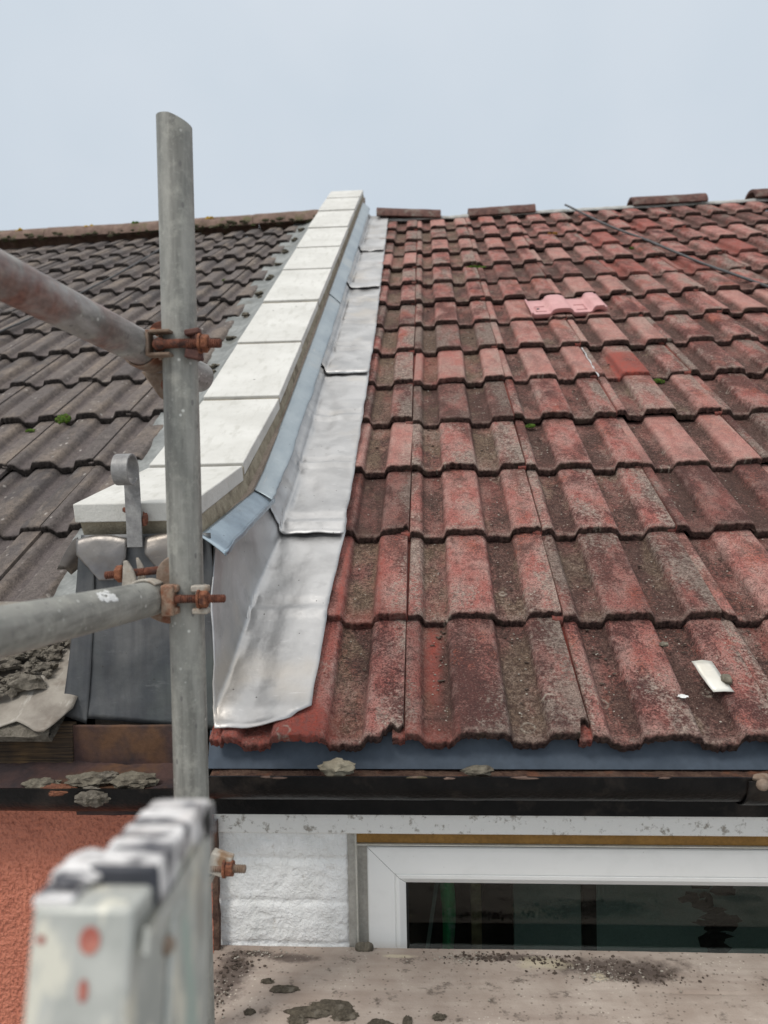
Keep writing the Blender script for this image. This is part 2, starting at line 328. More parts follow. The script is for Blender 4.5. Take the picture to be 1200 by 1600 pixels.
def blob(cx, cy, rx, ry, lo=1.0, hi=.5):
    v = g.mapping(g.obj, (1/rx, 1/ry, 0), loc=(-(cx-.5)/rx, -(cy+.037)/ry, 0))
    l = g.t.nodes.new('ShaderNodeVectorMath'); l.operation = 'LENGTH'; g.link(v, l.inputs[0])
    d_ = g.math('ADD', l.outputs['Value'], g.math('MULTIPLY', g.math('SUBTRACT', g.noise(38, 5, .7), .5), 1.6))
    return g.ramp(d_, (hi, 1), (lo, 0))
for q_ in ((.33, .035, .14, .030), (.37, .012, .06, .022), (.16, .055, .09, .012), (-.29, .0, .035, .09), (-.20, .045, .06, .015), (-.27, .055, .05, .010), (.62, -.02, .05, .02)):
    c = g.mix(g.math('MULTIPLY', blob(*q_), .85), c, (.085, .062, .052))
for q_ in ((.305, .008, .016, .012), (-.02, .055, .035, .006), (.22, .04, .05, .02)):
    c = g.mix(g.math('MULTIPLY', blob(*q_), .6), c, (.60, .53, .38))
c = g.mix(g.math('MULTIPLY', g.ramp(g.voro(120, g.mapping(g.obj, loc=(2, 2, 2))), (.10, 1), (.2, 0)), g.ramp(g.noise(12, 2), (.5, 0), (.65, .9))), c, (.62, .56, .47))
b = g.bump(fi, .001, .8); b = g.bump(gr, .001, .7, b)
MAT['board'] = g.done(c, .92, 0, b)
MAT['pink'] = mat_rough('new pink tile', (.56, .285, .28), (.62, .335, .325), 18, (.52, .28, .26), .0006, .55, 200)
g = MT('paint spattered aluminium')
n = g.noise(26, 5, .6); 
c = g.mix(g.ramp(n, (.4, 0), (.6, 1)), (.37, .38, .355), (.50, .505, .47))
c = g.mix(g.ramp(g.noise(60, 4, .6, g.mapping(g.obj, (1, 1, .35), loc=(2, 4, 1))), (.54, 0), (.62, 1)), c, (.66, .64, .55))
c = g.mix(g.ramp(g.noise(24, 4, .6, g.mapping(g.obj, (1, 1, .3), loc=(5, 1, 1))), (.55, 0), (.66, .75)), c, (.30, .25, .20))
c = g.mix(g.ramp(g.noise(22, 3, .5, g.mapping(g.obj, (1, 1, .4), loc=(7, 4, 3))), (.60, 0), (.66, .8)), c, (.38, .47, .42))
MAT['ladder'] = g.done(c, .5, .3, g.bump(n, .001, .4))
MAT['ladder_red'] = mat_rough('red paint blob', (.36, .075, .06), (.50, .20, .15), 90, (.62, .52, .42), .001, .5)
g = MT('black end cap with white paint bands')
n = g.noise(26, 4, .65, g.mapping(g.obj, (.7, 3.2, 1.0)))
c = g.mix(g.ramp(n, (.42, 0), (.53, 1)), (.06, .06, .07), (.72, .70, .69))
c = g.mix(g.ramp(g.noise(60, 3), (.5, 0), (.7, .6)), c, (.50, .46, .44))
MAT['cap'] = g.done(c, .5, 0, g.bump(n, .002, .5))
MAT['capblack'] = mat_rough('black plastic', (.035, .038, .048), (.06, .062, .075), 30, None, .001, .45)
MAT['cable'] = mat_rough('grey cable sheath', (.06, .06, .062), (.10, .10, .10), 30, None, .0005, .5)
MAT['ground'] = mat_rough('pale concrete ground', (.42, .41, .39), (.52, .51, .49), 3, None, .01, .9, 30)
MAT['brick'] = mat_rough('rendered brick core', (.25, .20, .16), (.33, .27, .22), 20, None, .004)
MAT['whitepaint'] = mat_rough('white paint', (.75, .75, .73), (.8, .8, .78), 60, None, .0005, .6)
MAT['rope'] = mat_rough('pale strap steel', (.38, .34, .29), (.47, .43, .37), 50, (.28, .18, .11), .001, .7, 200, .1)
MAT['scrap'] = mat_lead('bright scrap', (.60, .58, .52), (.70, .68, .62), (.55, .5, .42), .4, .5, (.35, .33, .3))
MAT['offcut'] = mat_rough('white streaked cement', (.50, .50, .50), (.62, .62, .62), 40, (.3, .3, .3), .001, .8)

# ------------------------------------------------------------------ mesh kit
def link_props(o, label=None, cat=None, group=None, kind=None):
    if label: o['label'] = label
    if cat: o['category'] = cat
    if group: o['group'] = group
    if kind: o['kind'] = kind
    return o
def root(name, loc, label, cat, group=None):
    o = bpy.data.objects.new(name, None); COL.objects.link(o); o.location = loc; o.empty_display_size = .05
    return link_props(o, label, cat, group)
def wloc(p):
    v = Vector((0, 0, 0))
    while p is not None: v += p.location; p = p.parent
    return v
class MB:
    def __init__(s): s.v = []; s.f = []
    def add(s, vs, fs):
        k = len(s.v); s.v += [Vector(q) for q in vs]; s.f += [[i+k for i in f] for f in fs]; return s
    def grid(s, rows, close=False):
        m = len(rows[0]); k = len(s.v)
        for r in rows: s.v += [Vector(q) for q in r]
        for i in range(len(rows)-1):
            for j in range(m if close else m-1):
                a = k+i*m+j; b = k+i*m+(j+1) % m
                s.f.append([a, b, b+m, a+m])
        return s
    def fan(s, loop, flip=False):
        k = len(s.v); s.v += [Vector(q) for q in loop]
        idx = list(range(k, k+len(loop))); s.f.append(idx[::-1] if flip else idx); return s
    def box(s, c, size, rot=None):
        x, y, z = [q/2 for q in size]; c = Vector(c)
        vs = [Vector((a*x, b*y, d*z)) for d in (-1, 1) for b in (-1, 1) for a in (-1, 1)]
        if rot is not None: vs = [rot @ q for q in vs]
        return s.add([c+q for q in vs], [(0, 2, 3, 1), (4, 5, 7, 6), (0, 1, 5, 4), (2, 6, 7, 3), (0, 4, 6, 2), (1, 3, 7, 5)])
    def lathe(s, p0, p1, prof, seg=24, caps=True, start=0, arc=2*math.pi, ref=None):
        p0 = Vector(p0); p1 = Vector(p1); ax = (p1-p0); L = ax.length; ax.normalize()
        e1 = (Vector(ref) if ref is not None else (Vector((0, 0, 1)) if abs(ax.z) < .9 else Vector((1, 0, 0))))
        e1 = (e1-ax*e1.dot(ax)).normalized(); e2 = ax.cross(e1)
        full = arc > 6.28
        rows = []
        for t, r in prof:
            c = p0+ax*L*t
            rows.append([c+(e1*math.cos(start+arc*k/seg)+e2*math.sin(start+arc*k/seg))*r for k in range(seg if full else seg+1)])
        s.grid(rows, full)
        if caps and full: s.fan(rows[0], True); s.fan(rows[-1])
        return s
    def cyl(s, p0, p1, r, seg=24): return s.lathe(p0, p1, [(0, r), (1, r)], seg)
    def tube(s, p0, p1, r, wall=.004, seg=40, div=8):
        p = [(0, r-wall), (0, r)]+[(i/div, r) for i in range(1, div)]+[(1, r), (1, r-wall), (1-.06/(Vector(p1)-Vector(p0)).length, r-wall)]
        return s.lathe(p0, p1, p, seg, False)
    def band(s, c, ax, ref, r, th, w, a0, a1, seg=20):
        """curved strap: arc of radius r, thickness th, width w along ax, angles from ref"""
        c = Vector(c); ax = Vector(ax).normalized(); e1 = Vector(ref); e1 = (e1-ax*e1.dot(ax)).normalized(); e2 = ax.cross(e1)
        rows = []
        for k in range(seg+1):
            a = a0+(a1-a0)*k/seg; d = e1*math.cos(a)+e2*math.sin(a)
            rows.append([c+d*r-ax*w/2, c+d*(r+th)-ax*w/2, c+d*(r+th)+ax*w/2, c+d*r+ax*w/2])
        s.grid(rows, True); s.fan(rows[0], True); s.fan(rows[-1]); return s
    def hexn(s, p0, p1, r): return s.lathe(p0, p1, [(0, r*.88), (.12, r), (.88, r), (1, r*.88)], 6)
    def thread(s, p0, p1, r, pitch=.003, seg=18):
        L = (Vector(p1)-Vector(p0)).length; n = max(2, int(L/pitch)); pr = [(0, r*.8)]
        for i in range(n): pr += [((i+.25)/n, r), ((i+.5)/n, r), ((i+.75)/n, r*.84)]
        pr += [(1, r*.8)]
        return s.lathe(p0, p1, pr, seg)
    def build(s, name, mat, parent=None, smooth=40, bevel=0, solid=0, sub=0):
        off = wloc(parent)
        me = bpy.data.meshes.new(name); me.from_pydata([q-off for q in s.v], [], s.f); me.update()
        bm = bmesh.new(); bm.from_mesh(me); bmesh.ops.remove_doubles(bm, verts=bm.verts, dist=1e-5)
        if not solid: bmesh.ops.recalc_face_normals(bm, faces=bm.faces)
        bm.to_mesh(me); bm.free()
        if smooth:
            me.polygons.foreach_set('use_smooth', [True]*len(me.polygons)); me.set_sharp_from_angle(angle=RAD(smooth))
        o = bpy.data.objects.new(name, me); COL.objects.link(o); me.materials.append(mat)
        if parent is not None: o.parent = parent
        if bevel:
            b = o.modifiers.new('bevel', 'BEVEL'); b.width = bevel; b.segments = 2; b.limit_method = 'ANGLE'; b.angle_limit = RAD(40)
        if solid:
            b = o.modifiers.new('solid', 'SOLIDIFY'); b.thickness = solid; b.offset = -1
        if sub:
            b = o.modifiers.new('sub', 'SUBSURF'); b.levels = sub; b.render_levels = sub
        return o
def thing_mesh(mb, name, mat, loc, label, cat, group=None, **k):
    """a single mesh thing whose origin sits at loc"""
    loc = Vector(loc)
    m = MB(); m.v = [q-loc for q in mb.v]; m.f = mb.f
    o = m.build(name, mat, None, **k); o.location = loc
    return link_props(o, label, cat, group)
def prism_x(mb, x0, x1, poly):
    """poly in (y,z) extruded along x"""
    mb.fan([(x0, y, z) for y, z in poly]); mb.fan([(x1, y, z) for y, z in poly], True)
    mb.grid([[(x0, y, z) for y, z in poly], [(x1, y, z) for y, z in poly]], True); return mb
def lump(mb, c, size, seed, rough=.35, sub=2, flat=0, scale=1.0):
    bm = bmesh.new(); bmesh.ops.create_icosphere(bm, subdivisions=sub, radius=1)
    vs = []
    for v in bm.verts:
        p = v.co.copy(); d = mn.fractal(p*1.6*scale+Vector((seed*3.7, seed*1.3, 0)), .8, 2.0, 4)
        p *= 1+max(-.45, min(.6, rough*d*1.0))
        vs.append(Vector(c)+Vector((p.x*size[0], p.y*size[1], p.z*size[2])))
    mb.add(vs, [[q.index for q in f.verts] for f in bm.faces]); bm.free(); return mb

# ------------------------------------------------------------------ tiles
PROF_R = [(-.07, 9), (-.002, 9), (0, 17.0), (.006, 19.0), (.05, 19.0), (.074, 18), (.088, 13), (.100, 6), (.110, 1.6), (.122, .3), (.16, 0), (.20, -.2), (.243, .1), (.254, 1.5),
          (.262, 7), (.271, 14.5), (.279, 18.8), (.292, 20.6), (.33, 21.5), (.42, 22), (.51, 21.5), (.545, 20.6), (.558, 18.8), (.567, 14), (.577, 7),
          (.586, 1.5), (.597, .1), (.65, -.2), (.70, -.2), (.750, .1), (.761, 1.5), (.770, 8), (.780, 15), (.789, 19.2), (.803, 21.2), (.84, 22), (.87, 22.2), (.92, 22.3), (.96, 22.2), (.988, 21.6), (.992, 12)]
PROF_L = [(-.07, 10), (-.002, 10), (0, 17.0), (.006, 18.5), (.055, 18.5), (.07, 17.5), (.095, 12), (.12, 4), (.135, .4), (.16, 0), (.20, 0), (.235, .2), (.25, 2),
          (.265, 9), (.28, 16), (.292, 20.2), (.31, 21.6), (.36, 22), (.42, 22), (.47, 22), (.515, 21.5), (.53, 20), (.545, 16), (.563, 9),
          (.582, 1.8), (.597, .2), (.65, 0), (.70, 0), (.74, .2), (.755, 2), (.77, 9), (.783, 16), (.795, 20.5), (.82, 21.8), (.87, 22), (.92, 22), (.96, 22), (.988, 21.6), (.992, 12)]
def tile_field(name, parent, mat, prof, cover, tiles, nfun, nv=8, thick=.021, jit=1.0):
    """tiles: list of dict(x,s,len,umin,umax,over,rnd,fresh,pale)"""
    V = []; F = []; A = {k: [] for k in ('rnd', 'rnd2', 'pan', 'face', 'fresh', 'pale', 'uu', 'vv')}; TC = []
    for ti, t in enumerate(tiles):
        umin, umax = t.get('umin', -1), t.get('umax', 2)
        us = [p for p in prof if umin <= p[0] <= umax]
        if umax < .99: us = us+[(umax, interp(umax, prof)), (umax+.001, -3)]
        # refine across
        ref = t.get('ref', 1)
        if ref > 1:
            r2 = []
            for a, b in zip(us, us[1:]):
                w = (b[0]-a[0]); m = max(1, int(round(w/(.012))))
                for q in range(m): r2.append((a[0]+w*q/m, a[1]+(b[1]-a[1])*q/m))
            us = r2+[us[-1]]
        rows_v = [0, .004, .012]+[.012+(t['len']-.012)*(i/nv) for i in range(1, nv+1)]
        rnd = rng.random(); rnd2 = rng.random()
        if 'rnd' in t: rnd = t['rnd']
        dn = rng.normal(0, .0011)*jit; rot = rng.normal(0, .0035)*jit; ds = rng.normal(0, .0016)*jit; tilt = rng.normal(0, .006)*jit
        k0 = len(V); m = len(us)
        layers = [('u', None), ('m', None), ('f', None)]+[('t', v) for v in rows_v]
        for kind, v in layers:
            for (u, h) in us:
                x = t['x']+u*cover; lift = 0
                hh = h/1000-.022
                nz = mn.noise(Vector((x*55, t['s']*9, 3.1)))*.0022+mn.noise(Vector((x*190, t['s']*9, 8.1)))*.0022
                chip = t['chip'](u) if 'chip' in t else 0
                if kind == 't':
                    vv = v; n = hh-(.0018 if v == 0 else 0.0)-.0225*v/t['len']
                    if v < .013: n += nz*.25
                    sv = (v+(nz*1.0 if v < .005 else 0)) if chip == 0 else max(v, chip+.004*mn.noise(Vector((u*60, t['s'], 0)))+(v*.1))
                    face = 0 if v > .003 else .35
                elif kind == 'f':
                    n = hh-.005+nz*.3; sv = -.0012+nz*1.6+chip; face = 1
                elif kind == 'm':
                    n = hh-thick*.9+nz*.9; sv = .0005+nz*1.8+chip; face = 1
                else:
                    n = hh-thick-.002+nz; sv = .06+chip; face = 1
                if u < 0: n -= 0
                n += dn+tilt*(u-.5)*cover
                if kind == 't' and v > .02:
                    n += mn.noise(Vector((x*30, (t['s']+v)*20, 1)))*.0006
                xx = x+rot*sv; s_ = t['s']+ds+sv
                n += nfun(xx, s_)
                V.append(S(xx, s_, n)); TC.append((xx, s_, (ti*.731) % 9))
                A['rnd'].append(rnd); A['rnd2'].append(rnd2); A['uu'].append(u); A['vv'].append(sv/t['len'])
                A['pan'].append(1-sstep(3, 15, h)); A['face'].append(face)
                fr = t['fresh'](u, sv/t['len']) if 'fresh' in t else 0
                if u < 0: fr = max(fr, .85)
                A['fresh'].append(fr); A['pale'].append(t.get('pale', 0))
        for i in range(len(layers)-1):
            for j in range(m-1):
                a = k0+i*m+j; F.append((a, a+1, a+m+1, a+m))
    off = wloc(parent)
    me = bpy.data.meshes.new(name); me.from_pydata([q-off for q in V], [], F); me.update()
    for k, d in A.items():
        at = me.attributes.new(k, 'FLOAT', 'POINT'); at.data.foreach_set('value', np.array(d, 'f'))
    at = me.attributes.new('tc', 'FLOAT_VECTOR', 'POINT'); at.data.foreach_set('vector', np.array(TC, 'f').ravel())
    me.polygons.foreach_set('use_smooth', [True]*len(me.polygons)); me.set_sharp_from_angle(angle=RAD(48))
    o = bpy.data.objects.new(name, me); COL.objects.link(o); me.materials.append(mat)
    if parent is not None: o.parent = parent
    return o

G = .308
house = root('terraced_house', (1.8, .08, -5.2), 'house under the red tiled roof, with white painted wall and white framed window', 'house')
nhouse = root('neighbouring_house', (-2.6, .08, -5.2), 'neighbouring house with grey brown tiled roof and terracotta rendered wall', 'house')
nf_r = lambda x, s: .012*max(0, x)*s/4.3
tiles = []
X_END = 13
for i in range(14):
    for c in range(-1, X_END):
        t = dict(x=.3*c, s=G*i, len=(G+.02) if i < 13 else .34)
        t['ref'] = 2 if i < 6 and c < 5 else 1
        r = random.random()
        t['pale'] = .6 if r < .2 else (-.4 if r > .6 else 0)
        if c <= 0 and i > 2: t['pale'] = random.choice([.8, .5, .2])
        if c >= 1 and i <= 6 and random.random() < .6: t['rnd'] = random.uniform(.1, .8)
        if random.random() < .30:
            cu, cw, cd = random.choice([.97, .97, 0.01, random.uniform(.3, .9)]), random.uniform(.02, .05), random.uniform(.005, .018)
            t['chip'] = lambda u, cu=cu, cw=cw, cd=cd: max(0, cd*(1-((u-cu)/cw)**2)) if u >= 0 else 0
        tiles.append(t)
def T(i, c):
    return tiles[i*(X_END+1)+c+1]
T(0, -1)['chip'] = lambda u: .020+.006*math.sin(u*90) if .905 < u < 2 else (.012 if .87 < u <= .905 else 0)
T(0, -1)['fresh'] = lambda u, v: .85*(1-sstep(.0, .30, v))*(1-sstep(.55, .7, u))+.45*sstep(.3, .5, u)*(1-sstep(.5, .58, u))
T(0, 0)['chip'] = lambda u: (.034-.5*abs(u-.965)) if .935 < u else 0
T(0, 0)['fresh'] = lambda u, v: .85*math.exp(-((u-.17)/.05)**2)*sstep(.1, .5, v)*(1-sstep(.8, 1, v))+.5*(1-sstep(.02, .08, v))*(u < .3)
T(0, 0)['pale'] = .5
T(1, -1)['fresh'] = lambda u, v: max(.9*math.exp(-((u-.545)/.025)**2), .8*math.exp(-((u-.80)/.03)**2)*(1-v*.5), .5*(1-sstep(0, .08, v)))
T(1, -1)['rnd'] = .6; T(1, -1)['pale'] = .4
T(5, 2)['fresh'] = lambda u, v: .95*sstep(.20, .26, u)*(1-sstep(.56, .6, u))*(1-sstep(.62, .75, v))+.45*(1-sstep(.56, .6, u))*(1-sstep(.2, .5, v))
T(5, 0)['fresh'] = lambda u, v: .3*(u < .55)
for (i, c) in ((11, 3), (9, 3), (12, 4), (9, 4), (10, 5)):
    T(i, c)['fresh'] = lambda u, v: .55*(u < .6)
    T(i, c)['rnd'] = .5
T(1, 1)['rnd'] = .55; T(0, 1)['rnd'] = .15; T(0, 1)['pale'] = 0
roof = MB(); 
prism_x(roof, -.34, 3.92, [(.07*CT+.085*ST, .07*ST-.085*CT), (4.40*CT+.085*ST, 4.40*ST-.085*CT), (4.40*CT+.13*ST, 4.40*ST-.13*CT), (.07*CT+.13*ST, .07*ST-.13*CT)])
rf = roof.build('roof', MAT['felt'], house)
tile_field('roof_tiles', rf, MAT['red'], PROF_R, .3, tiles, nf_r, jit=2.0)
# rear slopes so that the roofs are whole
b = MB(); YA = 3.80
prism_x(b, -.34, 3.92, [(YA, 2.12), (2*YA-.1, -.02), (2*YA-.1, -.07), (YA, 2.06)]); b.build('rear_slope', MAT['ridge_dark'], rf)

# left roof
ROWS_L = [-.02, .335, .67, 1.02, 1.35, 1.68, 2.02, 2.335, 2.63, 2.93, 3.21, 3.49, 3.77, 4.035, 4.27]
nf_l = lambda x, s: -.036*max(0, -.75-x)
tl = []
for i in range(len(ROWS_L)-1):
    for c in range(-15, 1):
        x = -.897+.2525*c
        t = dict(x=x, s=ROWS_L[i], len=ROWS_L[i+1]-ROWS_L[i]+.02)
        if i == 0 and c > -2: continue
        if c == 0: t['umax'] = .60 if i > 4 else .97
        t['ref'] = 2 if i < 6 and c > -5 else 1
        if c == 0: t['rnd'] = random.uniform(.6, 1)
        if random.random() < .35:
            cu, cw, cd = random.choice([.97, .97, 0.01, random.uniform(.3, .9)]), random.uniform(.02, .06), random.uniform(.005, .016)
            t['chip'] = lambda u, cu=cu, cw=cw, cd=cd: max(0, cd*(1-((u-cu)/cw)**2)) if u >= 0 else 0
        tl.append(t)
lroof = MB()
prism_x(lroof, -4.75, -.57, [(.0*CT+.10*ST, .0*ST-.10*CT), (4.3*CT+.10*ST, 4.3*ST-.10*CT), (4.3*CT+.2*ST, 4.3*ST-.2*CT), (.0*CT+.2*ST, .0*ST-.2*CT)])
nroof = lroof.build('roof', MAT['felt'], nhouse)
tile_field('roof_tiles', nroof, MAT['grey'], PROF_L, .2525, tl, nf_l, thick=.023, jit=1.5)
b = MB(); prism_x(b, -4.75, -.57, [(YA, 2.06), (2*YA-.1, -.1), (2*YA-.1, -.16), (YA, 2.0)]); b.build('rear_slope', MAT['ridge'], nroof)

def ridge_piece(mb, x0, x1, y, z0, z1, r, rz=.9, seed=0, a=1.0, thick=.014):
    rows = []
    for k in range(13):
        t = k/12; x = lerp(x0, x1, t); z = lerp(z0, z1, t)
        row = []
        for q in range(15):
            an = lerp(-a, a, q/14)*math.pi/2
            rr = r*(1+.03*mn.noise(Vector((x*14, an*2, seed))))
            row.append((x, y+math.sin(an)*rr, z+math.cos(an)*rr*rz-r*rz))
        for q in range(14, -1, -1):
            an = lerp(-a, a, q/14)*math.pi/2; rr = r-thick
            row.append((x, y+math.sin(an)*rr, z+math.cos(an)*rr*rz-r*rz))
        rows.append(row)
    mb.grid(rows, True); mb.fan(rows[0], True); mb.fan(rows[-1])
def zl(x): return 2.236-.030*(-.67-x) if x > -1.7 else 2.205-.018*(-1.7-x)
x = -.60; k = 0
while x > -4.7:
    L = .46; b = MB(); d = .008*math.sin(k*2.3)
    ridge_piece(b, x-L+.004, x, 3.80+d*.5, zl(x-L)+d*.6, zl(x)-d*.4, .115, .8, k)
    b.build('ridge_tile', MAT['ridge'], nroof, 50)
    x -= L; k += 1
# moss packed along the underside of the left ridge
b = MB()
for k in range(230):
    x = random.uniform(-4.4, -.62); s = random.uniform(-.012, .02)
    lump(b, (x, 3.695+random.uniform(-.012, .012), zl(x)-.088+s), (random.uniform(.010, .03), .012, random.uniform(.006, .014)), k, .5, 1)
o = b.build('ridge_moss', mat_rough('dark mossy bedding', (.05, .05, .022), (.10, .085, .055), 40, (.04, .055, .012), .006), nroof, 60)
o['kind'] = 'stuff'
for i, (xx, mm) in enumerate(((-2.15, 'lichen'), (-2.62, 'lichen'), (-1.35, 'lichen'), (-1.83, 'moss'))):
    b = MB()
    for k in range(7):
        lump(b, (xx+random.uniform(-.022, .022), 3.735+random.uniform(-.015, .01), zl(xx)-.026+random.uniform(-.012, .008)), (.014, .012, .009), k+i*9, .6, 2)
    thing_mesh(b, 'lichen_patch', MAT[mm], (xx, 3.74, zl(xx)-.02), ['yellow lichen on the left ridge just left of the scaffold pole', 'orange lichen on the left ridge near the photo edge', 'yellow lichen on the left ridge between pole and parapet', 'green moss cushion on the left ridge beside the scaffold pole'][i], 'lichen' if mm == 'lichen' else 'moss')

# right ridge: pale membrane and loose ridge tiles laid on it
b = MB(); rows = []
for k in range(141):
    x = -.28+4.2*k/140; zz = 2.158+.013*max(0, x)+.004*mn.noise(Vector((x*7, 0, 0)))
    rows.append([(x, 3.80+math.sin(a)*.075, zz+math.cos(a)*.035-.035+.003*mn.noise(Vector((x*30, a, 0)))) for a in [lerp(-1.55, 1.55, q/10) for q in range(11)]])
b.grid(rows); b.build('ridge_membrane', MAT['membrane'], rf, 60, solid=.004)
RT = [(-.262, .147, 2.234, 2.204, 'dark brown ridge tile lying on the ridge against the white parapet'),
      (.322, .742, 2.204, 2.216, 'dark brown ridge tile on the ridge, second from the white parapet'),
      (1.345, 1.80, 2.232, 2.239, 'red brown ridge tile on the ridge, third from the parapet'),
      (2.09, 2.55, 2.250, 2.256, 'ridge tile cut by the right edge of the photo')]
for i, (x0, x1, z0, z1, lab) in enumerate(RT):
    b = MB(); ridge_piece(b, x0, x1, 3.80, z0, z1, .105, .80, i+3, .93, .02)
    thing_mesh(b, 'loose_ridge_tile', MAT['ridge_dark'], ((x0+x1)/2, 3.8, z0-.06), lab, 'ridge tile', 'loose ridge tiles laid along the red roof ridge', smooth=50)

# ------------------------------------------------------------------ party wall with coping, leadwork
pw = root('party_wall', (-.46, 2.0, -5.2), 'party wall parapet capped with white concrete slabs and dressed with grey lead', 'wall')
def on(s, n=.127): v = S(0, s, n); return (v.y, v.z)
TP = [(.092, .380), (.462, .457), on(1.105), on(1.572), on(2.045), on(2.53), on(2.96), on(3.42), on(3.90), on(4.335), on(4.64)]
XL, XR = -.581, -.366
TK = .036
TKS = [.034, .030]+[.026]*9
nrm = []
for a, c in zip(TP, TP[1:]):
    d = Vector((0, c[0]-a[0], c[1]-a[1])).normalized(); nrm.append(Vector((0, -d.z, d.y)))
for i, (a, c) in enumerate(zip(TP, TP[1:])):
    A_ = Vector((0, *a)); C_ = Vector((0, *c)); d = (C_-A_).normalized(); n = nrm[i]
    g0 = .0 if i == 0 else .0035; dx = random.uniform(-.0035, .0035)*(i > 1); dn = random.uniform(-.0025, .003)*(i > 1)
    p0 = A_+d*g0*1.6+n*dn; p1 = C_-d*.0056+n*(dn+random.uniform(-.002, .001))
    if i > 0: p0 += n*(.0030+.0012*(i % 2)); p1 -= n*.0012
    b = MB(); nx, ny = 8, 14; rows = []
    # top grid slightly uneven, straight sides
    def pt(x, t, lv):
        q = p0.lerp(p1, t); q = q-n*(TKS[i]*lv); q = Vector((x+dx, q.y, q.z))
        e = .0007*mn.noise(Vector((x*18, q.y*18, i)))
        return q+n*e*(1 if lv == 0 else .4)
    ring = [(XL, 0), (lerp(XL, XR, .25), 0), (lerp(XL, XR, .5), 0), (lerp(XL, XR, .75), 0), (XR, 0), (XR, 1), (XL, 1)]
    rows = [[pt(x, t/ny, lv) for x, lv in ring] for t in range(ny+1)]
    b.grid(rows, True); b.fan(rows[0], True); b.fan(rows[-1])
    o = b.build('coping_slab', MAT['coping'], pw, 35, bevel=.0022)
    if i == 0: o['label'] = 'nearly level end slab of the coping, its front face showing'
# mortar bed + joints
BT = [Vector((0, *TP[0]))-nrm[0]*.034]
for i in range(1, len(TP)-1):
    nn = (nrm[i-1]+nrm[i]).normalized(); BT.append(Vector((0, *TP[i]))-nn*(.0315 if i == 1 else (.028 if i == 2 else .026)))
BT.append(Vector((0, *TP[-1]))-nrm[-1]*.026)
b = MB(); rows = []
def wob(y, k): return .003*mn.noise(Vector((y*22, k, 0)))+.0015*mn.noise(Vector((y*80, k, 0)))
pts = []
for a, c in zip(BT, BT[1:]):
    m = max(3, int((c-a).length/.02))
    for q in range(m): pts.append(a.lerp(c, q/m))
pts.append(BT[-1])
pts[0] = pts[0]+Vector((0, .006, .001))
for p in pts:
    up = Vector((0, -ST, CT)); th = interp(p.y, [(0, .032), (.6, .036), (1, .042), (5, .042)])+.005*mn.noise(Vector((p.y*9, 5, 1)))
    xo = XR-.0015+wob(p.y, 1)*.6; xi = XL+.008+wob(p.y, 2)
    q = p-up*th
    rows.append([(xi, p.y, p.z+.001), (xo, p.y, p.z+.001), (xo+.003+wob(p.y, 3), lerp(p.y, q.y, .5), lerp(p.z, q.z, .5)), (xo+.007+wob(p.y, 4), q.y, q.z), (xi, q.y, q.z)])
b.grid(rows, True); b.fan(rows[0], True); b.fan(rows[-1])
for i in range(1, len(TP)-1):
    nn = (nrm[i-1]+nrm[i]).normalized(); c = Vector((0, *TP[i]))-nn*(.0055+.013); d = (Vector((0, *TP[i+1]))-Vector((0, *TP[i-1]))).normalized()
    rot = Matrix((Vector((1, 0, 0)), d, nn)).transposed()
    b.box((( XL+XR)/2, c.y, c.z), (XR-XL-.002, .016, .026), rot)
b.build('mortar_bed', MAT['mortar'], pw, 50)
# core
b = MB()
top = [(p.y, p.z-.03) for p in BT]; top[0] = (.115, top[0][1])
prism_x(b, -.562, -.352, top+[(3.9, -5.2), (.115, -5.2)]); b.build('core', MAT['brick'], pw)

# cover flashing strip: three lengths
def strip(u, l, name, seed, x_u=-.354, x_l=-.309, lip=.006):
    b = MB(); rows = []
    n = len(u)
    for k in range(n):
        U = Vector((x_u, *u[k])); L = Vector((x_l, *l[k])); w = mn.noise(Vector((k*.35, seed, 0)))*.0035+mn.noise(Vector((k*.12, seed, 5)))*.003
        row = []
        for q in range(9):
            t = q/8; p = U.lerp(L, t); p.z += math.sin(t*math.pi)*.0018; p.x += w*t; p.z -= w*.5*t*t
            row.append(p)
        e = row[-1]; row.append(e+Vector((.0015, 0, -.003))); row.append(e+Vector((0, 0, -lip)))
        rows.append(row)
    b.grid(rows); return b.build(name, MAT['zinc'], pw, 60, solid=.0018)
def poly(pts, m):
    out = []
    for k in range(m):
        t = k/(m-1)*(len(pts)-1); i = min(int(t), len(pts)-2); f = t-i
        out.append((lerp(pts[i][0], pts[i+1][0], f), lerp(pts[i][1], pts[i+1][1], f)))
    return out
MAT['zinc2'] = mat_lead('shiny galvanised sheet', (.26, .32, .37), (.36, .43, .48), (.5, .52, .52), .28, .85, (.13, .17, .21))
_z = MAT['zinc']; MAT['zinc'] = MAT['zinc2']
strip(poly([(.085, .322), (.162, .336), (.522, .404)], 24), poly([(.080, .290), (.30, .336), (.518, .378)], 24), 'cover_strip', 1, lip=-.005)
MAT['zinc'] = _z
su = [(.505, .403)]+[on(s, n) for s, n in ((.75, .086), (1.1, .079), (1.6, .076), (2.38, .076))]
sl = [(.490, .380)]+[on(s, n) for s, n in ((.75, .066), (1.1, .052), (1.6, .046), (2.34, .042))]
strip(poly(su, 60), poly(sl, 60), 'cover_strip', 2)
su = [on(s, n) for s, n in ((2.30, .080), (3.2, .080), (4.42, .080))]; sl = [on(s, n) for s, n in ((2.28, .047), (3.2, .046), (4.40, .046))]
strip(poly(su, 70), poly(sl, 70), 'cover_strip', 3)

